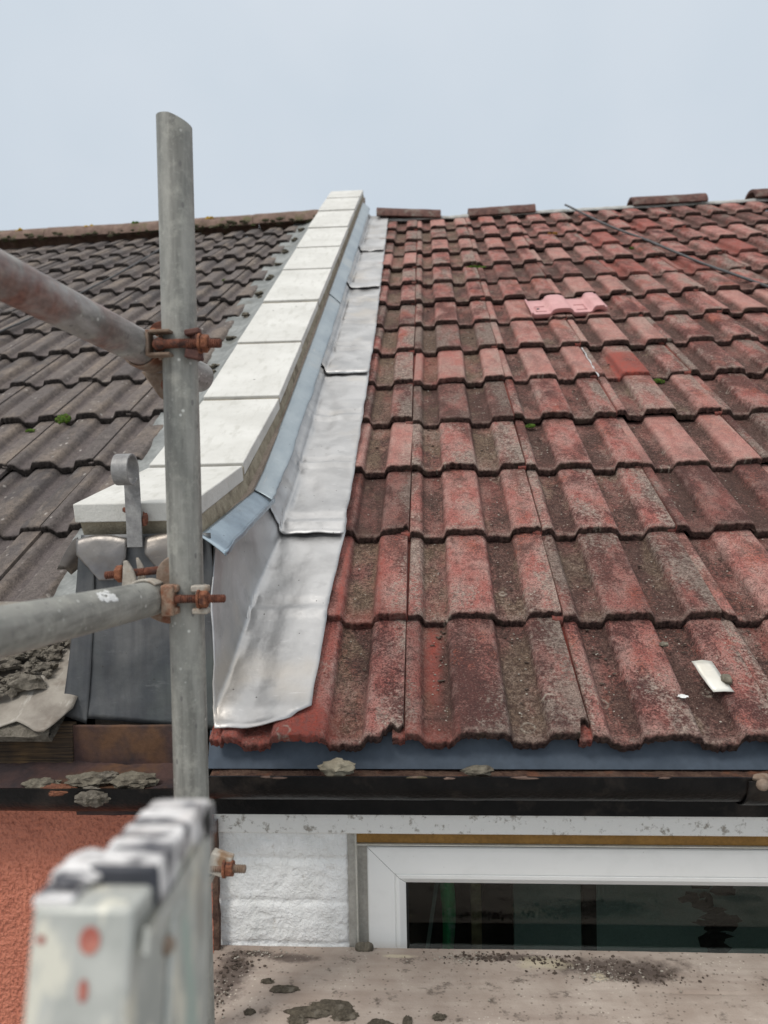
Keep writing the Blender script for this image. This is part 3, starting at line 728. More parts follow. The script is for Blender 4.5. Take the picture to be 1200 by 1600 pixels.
# lead sheets dressed over the tiles
def lead_sheet(s0, s1, seed, lift, first=False):
    b = MB(); rows = []; ns = int((s1-s0)/.012)
    xo_f = lambda s: interp(s, [(0, -.158), (.35, -.158), (.6, -.148), (2.0, -.152), (3.3, -.172), (4.4, -.19)])
    xc_f = lambda s: interp(s, [(0, -.326), (.1, -.320), (.35, -.318), (.6, -.300), (1.5, -.303), (4.4, -.312)])
    nt_f = lambda s: interp(s, [(0, .285), (.35, .185), (.65, .078), (1.0, .056), (4.5, .050)])
    sec = [(0, 0)]+[('o', q/14) for q in range(1, 15)]+[('c', q/6) for q in range(1, 7)]+[('v', q/10) for q in range(1, 11)]
    for k in range(ns+1):
        t = k/ns; row = []
        for j, (kind, q) in enumerate(sec):
            # nominal s for shaping
            if first:
                if kind in (0, 'o'):
                    qq = 0 if kind == 0 else q; xx = lerp(-.158, -.326, qq)
                    st = interp(xx, [(-.326, .008), (-.287, .010), (-.245, .017), (-.205, .031), (-.158, .058)])
                elif kind == 'c': st = .008+.045*q
                else: st = .053+.05*q+.17*q
            else:
                up = 0 if kind in (0, 'o') else (.5*q if kind == 'c' else .5+.5*q)
                st = s0+.07*up**1.5+.004*mn.noise(Vector((j*.3, seed, 1)))+(.008*(1-(0 if kind == 0 else q)) if kind in (0, 'o') else 0)*0
            s = lerp(st, s1, t)
            xo, xc, ntop = xo_f(s), xc_f(s), nt_f(s)
            fr = (s/G) % 1.0
            base = -.017*(fr if fr > .12 else (1-(fr/.12)**2*(3-2*fr/.12))*1.0*1.0 if fr > 0 else 0)
            base = -.017*(fr if fr > .14 else lerp(1, .14, sstep(0, .14, fr)))
            base = -.010*fr*0-.001+.012*(1-1)+(-.007*fr if fr > .14 else -.007*sstep(0, .14, fr)*1.0)
            if kind in (0, 'o'):
                qq = 0 if kind == 0 else q
                x = lerp(xo, xc+.014, qq); n = base-.005*sstep(.35, .75, qq)*(1-qq)+.0055
                dent = .0060*mn.noise(Vector((x*13, s*6, seed)))+.0030*mn.noise(Vector((x*30, s*15, seed+4)))
                n += dent*(.35+.9*sstep(.2, .7, qq)); x += .0025*mn.noise(Vector((s*14, seed, 3)))*(1-qq)
            elif kind == 'c':
                a = q*math.pi/2*.86; rr = .014
                x = xc+.014-math.sin(a)*rr; n = base+.0055+rr*(1-math.cos(a))
                n += .003*mn.noise(Vector((x*14, s*7, seed)))
            else:
                a = math.pi/2*.86; x0 = xc+.014-math.sin(a)*.014; n0 = base+.0055+.014*(1-math.cos(a))
                x = lerp(x0, -.341, q**.8); n = lerp(n0, ntop, q)
                x += .006*sstep(1.2, .5, s)*mn.noise(Vector((n*20, s*9, seed+7)))*math.sin(math.pi*min(1, q*1.1))+.0012*mn.noise(Vector((n*50, s*25, seed)))
            n += lift*(1-sstep(0, .25, t))
            row.append(S(x, s, n))
        rows.append(row)
    b.grid(rows); return b.build('lead_sheet', MAT['lead'], pw, 75, solid=.0022)
lead_sheet(.01, .66, 2, .002, True)
lead_sheet(.583, 1.66, 5, .012)
lead_sheet(1.574, 2.72, 9, .012)
lead_sheet(2.632, 3.46, 14, .012)
lead_sheet(3.368, 4.36, 21, .012)

# lead apron on the end of the wall
def apron(x0t, x1t, x0b, x1b, zt, zb0, zb1, y0, yb, mat, seed, name='lead_apron', amp=.004, mx=24, my=36, curve=0):
    b = MB(); rows = []
    for k in range(my+1):
        t = k/my; row = []
        for j in range(mx+1):
            q = j/mx; x = lerp(lerp(x0t, x1t, q), lerp(x0b, x1b, q), t); z = lerp(zt, lerp(zb0, zb1, q), t)
            y = lerp(y0, yb, t**3)+amp*mn.noise(Vector((x*13, z*9, seed)))+.5*amp*mn.noise(Vector((x*40, z*26, seed)))+curve*(q-.5)**2
            row.append((x, y, z))
        rows.append(row)
    b.grid(rows); return b.build(name, mat, pw, 75, solid=.002)
apron(-.571, -.338, -.600, -.325, .325, .006, -.020, .103, .085, MAT['lead_dark'], 1)
apron(-.574, -.545, -.606, -.561, .300, .010, -.006, .099, .079, MAT['lead_dark'], 5, 'folded_lead_edge', .002, 8)
o = apron(-.600, -.345, -.575, -.345, -.004, -.16, -.16, .068, .064, MAT['rustsheet'], 8, 'rusty_plate', .004)
# two dressed tabs
def tab(pts_l, pts_r, seed, y0, belly):
    b = MB(); rows = []; n = 22
    for k in range(n+1):
        t = k/n; z = lerp(pts_l[0][1], pts_l[-1][1], t)
        xl = interp(-z, [(-p[1], p[0]) for p in pts_l]); xr = interp(-z, [(-p[1], p[0]) for p in pts_r])
        row = []
        for j in range(19):
            q = j/18; x = lerp(xl, xr, q)
            y = y0-belly*math.sin(math.pi*min(1, t*1.25))*(.6+.4*math.sin(math.pi*q))-.006*t+.006*mn.noise(Vector((x*18, z*22, seed)))+.002*mn.noise(Vector((x*50, z*50, seed)))
            if t < .08: y += .004*(1-t/.08)
            row.append((x, y, z+.008*math.sin(math.pi*q)*(1-t)))
        rows.append(row)
    b.grid(rows); return b.build('lead_tab', MAT['lead_flap'], pw, 75, solid=.002)
tab([(-.577, .316), (-.575, .29), (-.535, .247), (-.534, .245)], [(-.485, .318), (-.487, .283), (-.508, .247), (-.509, .245)], 3, .093, .0015)
tab([(-.452, .318), (-.450, .29), (-.425, .255), (-.424, .252)], [(-.350, .318), (-.350, .29), (-.365, .255), (-.366, .252)], 6, .093, .0015)
# torn lead corner sticking out left of the mortar
b = MB(); rows = []
for k in range(9):
    t = k/8
    rows.append([(lerp(-.578, -.632, t), lerp(.10, .13, t), lerp(.322, .262, t**1.4)+.0*q) if q == 0 else (lerp(-.578, -.618, t), .125+.01*q, lerp(.300, .268, t)-.006*q) for q in range(4)])
b.grid(rows); b.build('curled_lead_corner', MAT['lead_flap'], pw, 60, solid=.0015)
# scrolled iron strap
b = MB(); rows = []
path = [(.0855, .303), (.084, .33), (.0825, .36), (.080, .40), (.0775, .425), (.077, .438)]
cy, cz, R0 = .077-.029, .436, .029
for k in range(1, 25):
    a = k/24*math.radians(325); rr = R0-.004*k/24
    path.append((cy+math.cos(a)*rr, cz+math.sin(a)*rr))
pv = [Vector((0, *p)) for p in path]
def ribbon(mb, pv, x0, x1, th):
    rows = []
    for i, p in enumerate(pv):
        d = (pv[min(i+1, len(pv)-1)]-pv[max(i-1, 0)]).normalized(); n = Vector((0, d.z, -d.y))
        rows.append([Vector((x0, 0, 0))+p, Vector((x1, 0, 0))+p, Vector((x1, 0, 0))+p+n*th, Vector((x0, 0, 0))+p+n*th])
    mb.grid(rows, True); mb.fan(rows[0], True); mb.fan(rows[-1])
ribbon(b, pv, -.481, -.4535, -.0035)
b.build('scrolled_iron_strap', MAT['iron'], pw, 50, bevel=.0007)
b = MB(); lump(b, (-.449, .086, .352), (.006, .004, .012), 3, .4); lump(b, (-.483, .086, .368), (.006, .003, .005), 8, .4); b.build('rust_plug', MAT['rust'], pw, 60)

# left side lining up to the parapet
b = MB(); rows = []
for k in range(240):
    s = .30+4.05*k/239; row = []
    for q in range(9):
        t = q/8; x = lerp(-.562, -.80, t); n = lerp(.088, -.020, sstep(0, .72, t)**.8)
        n += .004*mn.noise(Vector((x*18, s*10, 2)))+.003*mn.noise(Vector((x*50, s*30, 2)))
        row.append(S(x, s, n))
    rows.append(row)
b.grid(rows); b.build('side_flashing', MAT['soaker'], pw, 75, solid=.003)
b = MB()
for k, s0 in enumerate(ROWS_L[4:-1]):
    for q in range(4):
        lump(b, S(-.735+random.uniform(0, .03), s0+random.uniform(-.02, .06), random.uniform(-.018, -.004)), (.014, .02, .006), k*5+q, .5, 2)
o = b.build('mortar_fillet', MAT['mortar_grey'], pw, 60); o['kind'] = 'stuff'

# ------------------------------------------------------------------ eaves, gutters, walls of the right house
XE = 3.92
b = MB(); prism_x(b, -.332, XE, [(.052, -.010), (.030, -.066), (.027, -.066), (.049, -.008)]); b.build('eaves_tray', MAT['tray'], house, bevel=.0006)
b = MB(); b.box(((XE-.336)/2, .066, -.105), (XE+.336, .018, .10)); b.build('fascia_board', MAT['black'], house)
def gutter(x0, x1, zc, yc, r, parent, seed, x_step=.02):
    b = MB(); rows = []; x = x0
    while x <= x1+1e-6:
        nz = .0012*mn.noise(Vector((x*25, seed, 0)))
        row = []
        for q in range(13):
            a = math.pi+math.pi*q/12
            row.append((x, yc+math.cos(a)*(r+nz), zc+math.sin(a)*(r+nz)))
        row = [(x, yc-r+.006, zc+.003+nz)]+[(x, yc-r-.001, zc+.004+nz)]+row
        rows.append(row); x += x_step if x < 1.2 else .3
    b.grid(rows); return b.build('gutter', MAT['black'], parent, 60, solid=.003)
gt = gutter(-.33, XE, -.062, .020, .049, house, 1)
b = MB(); rows = []
for k in range(170):
    x = -.325+.012*k if k < 130 else 1.235+(k-130)*.068
    rows.append([(x, -.025+.017*q, -.078+.010*q/4+.004*mn.noise(Vector((x*20, q*.7, 1)))+.003*mn.noise(Vector((x*70, q*1.7, 1)))) for q in range(6)])
b.grid(rows); b.build('silt', MAT['silt'], gt, 75)
for k in range(8):
    b = MB(); x = [-.22, -.20, .02, .07, .18, .19, .40, .60][k]
    lump(b, (x, -.0297, -.0582-.0015*(k % 2)), (.009+.005*(k % 3), .0010, .0016), k, .6, 2)
    b.build('bare_metal_patch', MAT['ridge'], gt, 60)
b = MB(); b.band((.545, .020, -.062), (1, 0, 0), (0, -1, 0), .050, .004, .040, 0, math.pi, 20); 
jn = b.build('gutter_joint', MAT['black'], gt, 40, bevel=.001)
b = MB(); b.lathe((.545, -.034, -.066), (.545, -.042, -.066), [(0, .010), (.5, .009), (1, .004)], 14); lump(b, (.545, -.030, -.057), (.014, .006, .007), 4, .2); b.build('joint_bolt', MAT['rust_dull'], jn)

def wall_grid(name, mat, parent, x0, x1, z0, z1, y, step, amp, fsc, lines=()):
    b = MB(); nx = int((x1-x0)/step)+1; nz = int((z1-z0)/step)+1; rows = []
    for i in range(nz+1):
        z = lerp(z0, z1, i/nz); row = []
        for j in range(nx+1):
            x = lerp(x0, x1, j/nx)
            d = amp*mn.fractal(Vector((x*fsc, 0, z*fsc)), .7, 2.0, 3)
            for zl_ in lines: d -= .0035*math.exp(-((z-zl_-.002*mn.noise(Vector((x*12, zl_, 0))))/.005)**2)
            e = min(1, (x-x0)/.006, (x1-x)/.010); 
            row.append((x, y-d+.004*(1-max(0, e))**2, z))
        rows.append(row)
    b.grid(rows); return b.build(name, mat, parent, 80)
hw = MB(); hw.box(((-.336-.113)/2, .145, -2.70), (.223, .12, 5.0)); hw.box((2.6, .145, -3.2), (2.6, .12, 4.0)); hw.box((.6, .145, -3.2), (1.5, .12, 4.0)); hw.box((2.63, .145, -.66), (2.56, .12, 1.1)); hw.box((1.79, .145, -.13), (4.25, .12, .06))
wall = hw.build('wall', MAT['white_wall'], house)
wall_grid('render', MAT['white_wall'], wall, -.336, -.106, -.60, -.172, .081, .0035, .0022, 26, (-.243, -.318, -.393))
b = MB(); prism_x(b, -.337, XE, [(.074, -.196), (.074, -.150), (.086, -.150), (.090, -.193)]); b.build('lintel_band', MAT['lintel'], house, bevel=.003)
b = MB(); b.box((1.6, .094, -.2085), (3.42, .010, .018)); b.build('timber_strip', MAT['ochre'], house, bevel=.001)
b = MB(); b.box((1.6, .0905, -.2190), (3.42, .012, .0022)); b.build('drip_trim', MAT['cream'], house)
b = MB(); b.box((-.100, .097, -.46), (.012, .03, .53)); b.build('reveal_render', MAT['grey_seal'], house)
b = MB(); b.box((-.0935, .094, -.46), (.006, .020, .53)); b.build('reveal_trim', MAT['cream'], house)
b = MB(); b.box((-.083, .110, -.46), (.018, .02, .53)); b.build('reveal_seal', MAT['grey_seal'], house)
# window
win = bpy.data.objects.new('window', None); COL.objects.link(win); win.parent = house; win.location = Vector((.6, .10, -.75))-house.location
WX0, WX1, WZ0, WZ1 = -.074, 1.33, -1.25, -.229
prof = [(0, .118), (0, .1005), (.002, .099), (.047, .099), (.0485, .1015), (.0490, .1015), (.0505, .0995), (.056, .1000), (.0665, .108), (.0665, .120)]
def cor(o, d):  # corners in order TL,TR,BR,BL
    return [(WX0+o, d, WZ1-o), (WX1-o, d, WZ1-o), (WX1-o, d, WZ0+o), (WX0+o, d, WZ0+o)]
for m in range(4):
    b = MB(); rows = []
    for o_, d_ in prof:
        c = cor(o_, d_); A0 = Vector(c[m]); A1 = Vector(c[(m+1) % 4]); dd = (A1-A0).normalized()*.0004
        rows.append([A0+dd, A1-dd])
    b.grid(rows); b.build('window_frame', MAT['upvc'], win, 25)
b = MB(); b.box(((WX0+WX1)/2, .119, (WZ0+WZ1)/2), (WX1-WX0-.128, .002, WZ1-WZ0-.128)); b.build('pane', MAT['glass'], win)
b = MB()
for z in (WZ1-.0675,): b.box(((WX0+WX1)/2, .1165, z), (WX1-WX0-.133, .003, .003))
b.box((WX0+.0685, .1165, (WZ0+WZ1)/2), (.004, .003, WZ1-WZ0-.14)); b.build('gasket', MAT['gasket'], win)
# room behind the glass
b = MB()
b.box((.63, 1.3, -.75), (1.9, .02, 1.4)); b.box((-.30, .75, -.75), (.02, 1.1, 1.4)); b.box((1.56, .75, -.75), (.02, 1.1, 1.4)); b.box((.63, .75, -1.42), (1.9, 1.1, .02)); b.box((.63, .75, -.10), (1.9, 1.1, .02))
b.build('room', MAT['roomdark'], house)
b = MB(); b.box((.80, .62, -.75), (1.14, .02, 1.2)); thing_mesh(b, 'reflection_panel', MAT['room'], (.8, .62, -1.35), 'grey green sheet added behind the window glass to imitate a reflection', 'reflection_panel')  # shapes from here down are added to imitate reflections in the glass
for k, (x0, x1, w, mm, lab) in enumerate(((.37, .37, .022, 'roomdark', 'dark upright bar behind the window glass, right of the crossed bars, imitating a reflected scaffold pole'),
                                   (.135, .215, .020, 'roomdark', 'dark bar leaning right behind the window glass, imitating reflected scaffolding'), (.135, .09, .014, 'roomdark', 'dark bar leaning left behind the window glass, imitating reflected scaffolding'))):
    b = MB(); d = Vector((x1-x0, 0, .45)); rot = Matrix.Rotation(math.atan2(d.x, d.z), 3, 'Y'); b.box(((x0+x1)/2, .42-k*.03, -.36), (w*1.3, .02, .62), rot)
    thing_mesh(b, 'reflection_brace' if k else 'reflection_post', MAT[mm], ((x0+x1)/2, .42, -.6), lab, 'reflection_brace' if k else 'reflection_post')  # dark bars added in place of reflected scaffolding
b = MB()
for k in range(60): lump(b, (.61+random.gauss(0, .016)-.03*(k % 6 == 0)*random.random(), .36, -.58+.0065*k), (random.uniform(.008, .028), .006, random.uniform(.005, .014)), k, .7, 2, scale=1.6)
thing_mesh(b, 'dark_reflection', MAT['roomdark'], (.6, .36, -.5), 'ragged black shape behind the window glass, imitating a reflection', 'reflected_shape', smooth=60)  # black shape added among the imitated reflections
b = MB(); b.box((.118, .17, -.5), (.018, .02, .6)); thing_mesh(b, 'reflection_post', MAT['reflection_post'], (.118, .3, -.8), 'brown speckled upright behind the window glass beside the green strip, imitating a reflection', 'reflection_post')  # brown upright added as part of the imitated reflection
b = MB(); b.box((.80, .30, -.5), (.10, .02, .6)); thing_mesh(b, 'reflection_sheet', MAT['room'], (.8, .3, -.8), 'pale grey green sheet at the right end of the window, imitating a reflection', 'reflection_sheet')  # grey green sheet added as another imitated reflection
b = MB(); b.box((.022, .2, -.5), (.007, .006, .62), Matrix.Rotation(RAD(9), 3, 'Y')); thing_mesh(b, 'reflection_brace', MAT['room'], (.022, .2, -.8), 'thin pale bar behind the window glass at its left end, imitating a reflected pole', 'reflection_brace')  # pale bar added to imitate a reflected pole
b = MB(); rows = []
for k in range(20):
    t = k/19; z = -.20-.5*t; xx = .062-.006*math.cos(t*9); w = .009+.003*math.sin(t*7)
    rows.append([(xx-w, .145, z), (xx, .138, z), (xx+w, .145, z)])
b.grid(rows); thing_mesh(b, 'green_reflection', MAT['green'], (.06, .22, -.5), 'bright green strip behind the window glass, imitating a reflection', 'strip', solid=.002, smooth=60)  # green strip added for the green reflected in the pane
# back / side walls of the right house
b = MB(); b.box((1.79, 7.4, -2.65), (4.2, .1, 5.1)); b.box((3.86, 3.8, -2.65), (.1, 7.1, 5.1)); b.build('rear_wall', MAT['white_wall'], wall)

# neighbouring house: terracotta wall, rotten eaves
b = MB(); b.box((-2.55, .145, -2.70), (4.4, .12, 5.0)); b.box((-2.55, 7.4, -2.65), (4.4, .1, 5.1)); b.box((-4.70, 3.8, -2.65), (.1, 7.1, 5.1)); nw = b.build('wall', MAT['terracotta'], nhouse)
wall_grid('render', MAT['terracotta'], nw, -1.2, -.340, -.95, -.145, .079, .005, .0018, 60)
b = MB(); b.box((-2.66, .074, -.045), (4.16, .022, .085)); b.build('fascia_board', MAT['rotwood'], nhouse, bevel=.002)
b = MB(); b.box((-2.54, .068, -.118), (4.39, .018, .068)); b.build('lower_fascia', MAT['black'], nhouse)
ngt = gutter(-4.7, -.338, -.083, .020, .049, nhouse, 5, .02)
b = MB(); rows = []
for k in range(140):
    x = -4.6+3.0*k/40 if k < 40 else -1.6+1.26*(k-40)/99
    rows.append([(x, -.020+.018*q, -.086+.0030*q*q/4+.005*mn.noise(Vector((x*16, q*.7, 1)))+.004*mn.noise(Vector((x*60, q*1.7, 1)))) for q in range(7)])
b.grid(rows); b.build('silt', MAT['rustsheet'], ngt, 75)
# rusted iron strip between the two walls
b = MB(); rows = []
for k in range(60):
    z = -.17-.45*k/59; w = .0048+.0016*mn.noise(Vector((z*40, 2, 2))); x = -.3345+.0012*mn.noise(Vector((z*30, 1, 1)))
    rows.append([(x-w, .062, z), (x+w, .062, z), (x+w, .075, z), (x-w, .075, z)])
b.grid(rows, True)
thing_mesh(b, 'rusty_strip', MAT['silt'], (-.334, .07, -.6), 'rust brown upright strip where terracotta wall meets white wall', 'strip')

# old torn flashing and rubble at the left eaves
ED = [(-.90, .10), (-.80, .03), (-.71, .015), (-.66, .033), (-.635, .020), (-.615, .008), (-.60, .012), (-.588, .045), (-.578, .07)]
b = MB(); rows = []
for k in range(40):
    t = k/39; row = []
    for q in range(40):
        x = lerp(-.90, -.578, q/39); s0 = interp(x, ED); s = lerp(s0, .36, t)
        n = .002+.006*math.sin((x+.9)*30)*(1-.5*t)+.005*mn.noise(Vector((x*16, s*10, 3)))-.004*(1-t)**4-.004
        n += .02*sstep(-.62, -.578, x)*t
        row.append(S(x, s, n))
    rows.append(row)
b.grid(rows); b.build('torn_flashing', MAT['oldzinc'], nhouse, 75, solid=.002)
def rubble(name, pts, group, labs, cat, mat, sub=3):
    for k, (x, s, n, a, bb, c) in enumerate(pts):
        m = MB(); p = S(x, s, n); lump(m, p, (a, bb, c), k*1.7+len(name), .32, sub, scale=1.1)
        thing_mesh(m, name, MAT[mat], p, labs[k], cat, group, smooth=35)
b = MB()
for k in range(330):
    t = random.random(); x = lerp(-.90, -.650, t**.8)+random.gauss(0, .012); s = .05+.15*random.random()+.35*max(0, (x+.80))
    sz = random.choice([.002, .003, .004, .006, .009])*random.uniform(.7, 1.3)
    if k % 7 == 0: sz *= 1.9
    lump(b, S(x, s, .006+random.uniform(0, .010)), (sz*random.uniform(.7, 1.7), sz*random.uniform(.7, 1.2), sz*random.uniform(.5, .9)), k, .75, 2, scale=1.7)
o = thing_mesh(b, 'rubble', MAT['dirt'], (-.75, .15, .08), 'heap of grey brown rubble on the torn flashing at the left eaves', 'rubble', smooth=28); o['kind'] = 'stuff'
LUMPS = [(-.690, .197, .012, .017, .019, .011, 'largest grey mortar lump in the rubble heap on the torn flashing'),
         (-.655, .222, .012, .011, .013, .008, 'grey mortar lump at the upper right end of the rubble heap'),
         (-.745, .150, .014, .013, .012, .010, 'grey mortar lump at the photo edge in the rubble heap'),
         (-.582, .455, .010, .021, .024, .016, 'rounded grey mortar lump against the left side of the lead apron'),
         (-.620, .490, .002, .010, .012, .005, 'small grey lump on the lowest grey tile above the round mortar lump'),
         (-.660, .520, -.002, .013, .008, .004, 'flat grey crumb on the lowest grey tile left of the curled lead')]
rubble('mortar_lump', [l[:6] for l in LUMPS], 'mortar lumps lying on the left roof', [l[6] for l in LUMPS], 'mortar lump', 'dirt')
# lumps on the neighbour's gutter (x, y, z given directly)
for k, (x, y, z, a, bb, c, mm, lab) in enumerate((
        (-.600, -.002, -.083, .030, .016, .010, 'mortar_grey', 'pale flat mortar cake on the left gutter beside the brick scrap'),
        (-.528, .004, -.078, .036, .020, .012, 'mortar_grey', 'pale mortar ridge along the left gutter in front of the rusty plate'),
        (-.450, .004, -.079, .040, .020, .013, 'mortar_grey', 'pale mortar cake on the gutter beside the scaffold pole'),
        (-.492, .004, -.070, .016, .012, .008, 'dirt', 'brown mortar crumb between the two pale cakes on the left gutter'),
        (-.565, -.020, -.085, .028, .010, .009, 'silt2', 'orange brown brick scrap stuck in the left gutter'),
        (-.505, -.026, -.094, .028, .010, .014, 'dirt', 'crumbling grey clod hanging over the left gutter lip'))):
    m = MB(); lump(m, (x, y, z), (a, bb, c), k*2.3+1, .34, 4, scale=1.15)
    thing_mesh(m, 'mortar_lump' if mm != 'silt2' else 'brick_scrap', MAT[mm], (x, y, z), lab, 'mortar lump' if mm != 'silt2' else 'brick', 'lumps lying in the left gutter', smooth=40)
m = MB(); lump(m, (-.110, -.006, -.052), (.028, .014, .013), 5, .35, 3, scale=1.2)
thing_mesh(m, 'stone', MAT['mortar'], (-.11, 0, -.06), 'rough tan stone lying in the gutter below the left red tiles', 'stone', smooth=35)
m = MB(); lump(m, (.118, -.004, -.057), (.024, .012, .008), 9, .35, 3, scale=1.2)
thing_mesh(m, 'stone', MAT['mortar_grey'], (.118, 0, -.06), 'flat pale stone lying in the middle of the gutter', 'stone', smooth=35)
# thick broken tile end under the torn flashing
b = MB(); rows = []
for k in range(24):
    x = lerp(-.86, -.60, k/23); nz = .006*mn.noise(Vector((x*40, 0, 0)))
    rows.append([S(x, .02+nz, -.012+nz), S(x, .012+nz, -.018), S(x, .016-nz, -.034+nz), S(x, .10, -.036), S(x, .10, -.014)])
b.grid(rows, True); b.build('broken_tile_edge', MAT['dirt'], nroof, 40)

# ------------------------------------------------------------------ ledge board under the window
b = MB(); rows = []
for i in range(56):
    y = lerp(.078, -.152, i/55); row = []
    for j in range(150):
        x = -.338+.0125*j*(1 if j < 110 else 1.0)
        z = -.395+.0006*mn.noise(Vector((x*30, y*90, 0)))+.0012*mn.noise(Vector((x*5, y*7, 2)))
        z -= .0022*math.exp(-((y+.026+.004*mn.noise(Vector((x*5, 0, 0))))/.0016)**2)*(x > .22)
        row.append((x, y, z))
    rows.append(row)
b.grid(rows); x1 = -.338+.0125*149
b.box(((x1-.338)/2, -.037, -.4165), (x1+.338, .23, .038))
brd = thing_mesh(b, 'ledge_board', MAT['board'], (.5, -.037, -.43), 'dusty brown board ledge under the window, spattered with mortar', 'board', smooth=50)
def pzp(x_, y_):   # place helper along the ledge
    return Vector((x_, y_, -.3945))
SPL = [(-.115, -.080, .030, .016, 'biggest dark mortar dropping on the ledge board, left of centre'), (-.150, -.094, .034, .012, 'wide thin mortar smear just left of the biggest dropping'),
       (-.095, -.098, .020, .012, 'dark mortar dropping touching the front of the biggest one'), (-.198, -.040, .022, .009, 'long brown mortar smear below the white wall'),
       (-.240, -.095, .008, .006, 'small dark mortar dropping left of the smears on the ledge board'), (-.040, -.116, .018, .010, 'olive mortar dropping at the lower photo edge'),
       (.047, -.098, .010, .006, 'small round mortar dropping right of centre on the ledge board'), (.0, -.108, .007, .010, 'small upright mortar dropping between the olive and the round one'),
       (-.228, -.022, .010, .005, 'thin dark mortar smear close under the white wall'), (-.165, -.112, .014, .008, 'crumbly dark mortar dropping near the lower photo edge')]
for k, (x, y, a, bb, lab) in enumerate(SPL):
    m = MB(); lump(m, (x, y, -.3945), (a, bb, .0055), k*2.1, .45, 3, scale=1.6)
    thing_mesh(m, 'mortar_dropping', MAT['splat'], (x, y, -.395), lab, 'mortar', 'mortar droppings on the ledge board', smooth=60)
def grit(name, mat, spots, label, n, smin, smax, cat='grit'):
    m = MB()
    for k in range(n):
        cx, cy_, rx, ry = random.choice(spots)
        x = cx+random.gauss(0, rx); y = cy_+random.gauss(0, ry)
        if not (-.33 < x < 1.4 and -.145 < y < .07): continue
        sz = smin+(smax-smin)*random.random()**2.5*1.4
        lump(m, (x, y, -.3945+sz*.4), (sz*random.uniform(.7, 1.5), sz, sz*.7), k, .5, 1)
    o = thing_mesh(m, name, MAT[mat], (spots[0][0], spots[0][1], -.395), label, cat, smooth=30); o['kind'] = 'stuff'
grit('dark_grit', 'darkgrit', [(-.300, -.06, .014, .05), (-.29, .03, .02, .015), (.30, .035, .06, .013), (.38, .01, .05, .014), (.24, .05, .05, .01), (.12, .055, .04, .008)], 'dark crumbs of dirt scattered on the ledge board', 900, .0004, .0022)
grit('pale_grit', 'pebble', [(-.30, -.07, .015, .05), (.10, .05, .05, .01), (.315, .005, .018, .010), (.30, .03, .06, .016), (.2, -.03, .25, .05), (-.25, .055, .03, .006)], 'pale chips of grit scattered on the ledge board', 620, .0004, .0017)
m = MB(); b_ = m
for k in range(4): lump(m, (-.088+.006*k, .070, -.390), (.007, .006, .009), k, .3, 2)
thing_mesh(m, 'sealant_lump', MAT['mortar_grey'], (-.08, .07, -.395), 'grey lump of sealant at the foot of the window reveal', 'sealant', smooth=60)

# ------------------------------------------------------------------ scaffold
pb, pt_ = Vector((-.2625, -.17, -5.15)), Vector((-.2712, -.17, .912))
PX = lambda z: interp(z, [(-5.15, -.07), (-.36, -.2537), (-.02, -.2695), (.916, -.2705)])
b = MB(); b.tube((-.296, -.17, -.70), (-.296, -.17, .909), .02415, .004, 48, 30)
# cut the tube top a little unevenly
for v in b.v:
    if v.z > .892: v.z += -.010*((v.x+.296)/.024) * (1 if v.x > -.296 else .4)
b.tube((-.296, -.17, -5.18), (-.296, -.17, -.70), .02415, .004, 32, 4)
pole = thing_mesh(b, 'scaffold_pole', MAT['galv'], (-.265, -.17, -5.18), 'upright galvanised scaffold pole standing in front of the eaves', 'scaffold pole')
PC = lambda z: Vector((-.296, -.17, z))
b = MB(); t0 = Vector((-.392, -.451, .621)); t1 = Vector((-.318, .026, .580)); d = (t1-t0)
t1 = t1-d*.045
b.tube(t0-d*1.6, t1, .02415, .004, 44, 24)
thing_mesh(b, 'scaffold_tube', MAT['galv_rust'], t1, 'upper scaffold tube with red brown rust stain slanting down to the pole', 'scaffold tube', 'scaffold tubes clamped to the pole')
b = MB(); q0 = Vector((-.355, -.536, .266)); q1 = Vector((-.336, -.075, .2435)); d2 = (q1-q0)
b.tube(q0-d2*1.6, q1, .02415, .004, 44, 24)
lt = thing_mesh(b, 'scaffold_tube', MAT['galv_side'], q1, 'lower scaffold tube with white paint splash running to the pole', 'scaffold tube', 'scaffold tubes clamped to the pole')
# white paint splash on the lower tube
b = MB(); ax = d2.normalized()
e1 = (Vector((.5, -.45, .62))-ax*Vector((.5, -.45, .62)).dot(ax)).normalized(); e2 = ax.cross(e1)
for k in range(28):
    t = .355+.075*k/27+random.uniform(-.008, .008); a = random.uniform(-.22, .22)+.12*math.sin(k*.8)
    c = q0.lerp(q1, t)+(e1*math.cos(a)+e2*math.sin(a))*.0242
    lump(b, c, (.0035, .0045, .0035), k, .5, 1)
for v in b.v:
    w = v-q0; r = w-ax*w.dot(ax); v -= r.normalized()*(r.length-.0246)*.9
b.build('paint_splash', MAT['whitepaint'], lt, 70)

# --- upper coupler
cu = root('scaffold_coupler', PC(.60), 'rusty coupler joining the upper tube to the scaffold pole', 'scaffold coupler', 'couplers on the scaffold pole')
zc = .597; c = PC(zc); UPZ = Vector((0, 0, 1)); F = Vector((0, -1, 0)); Rr = Vector((1, 0, 0))
# saddle round the back and left side of the pole; flap at right
b = MB(); b.band(c, UPZ, F, .0246, .0045, .038, RAD(-150), RAD(-45), 18)
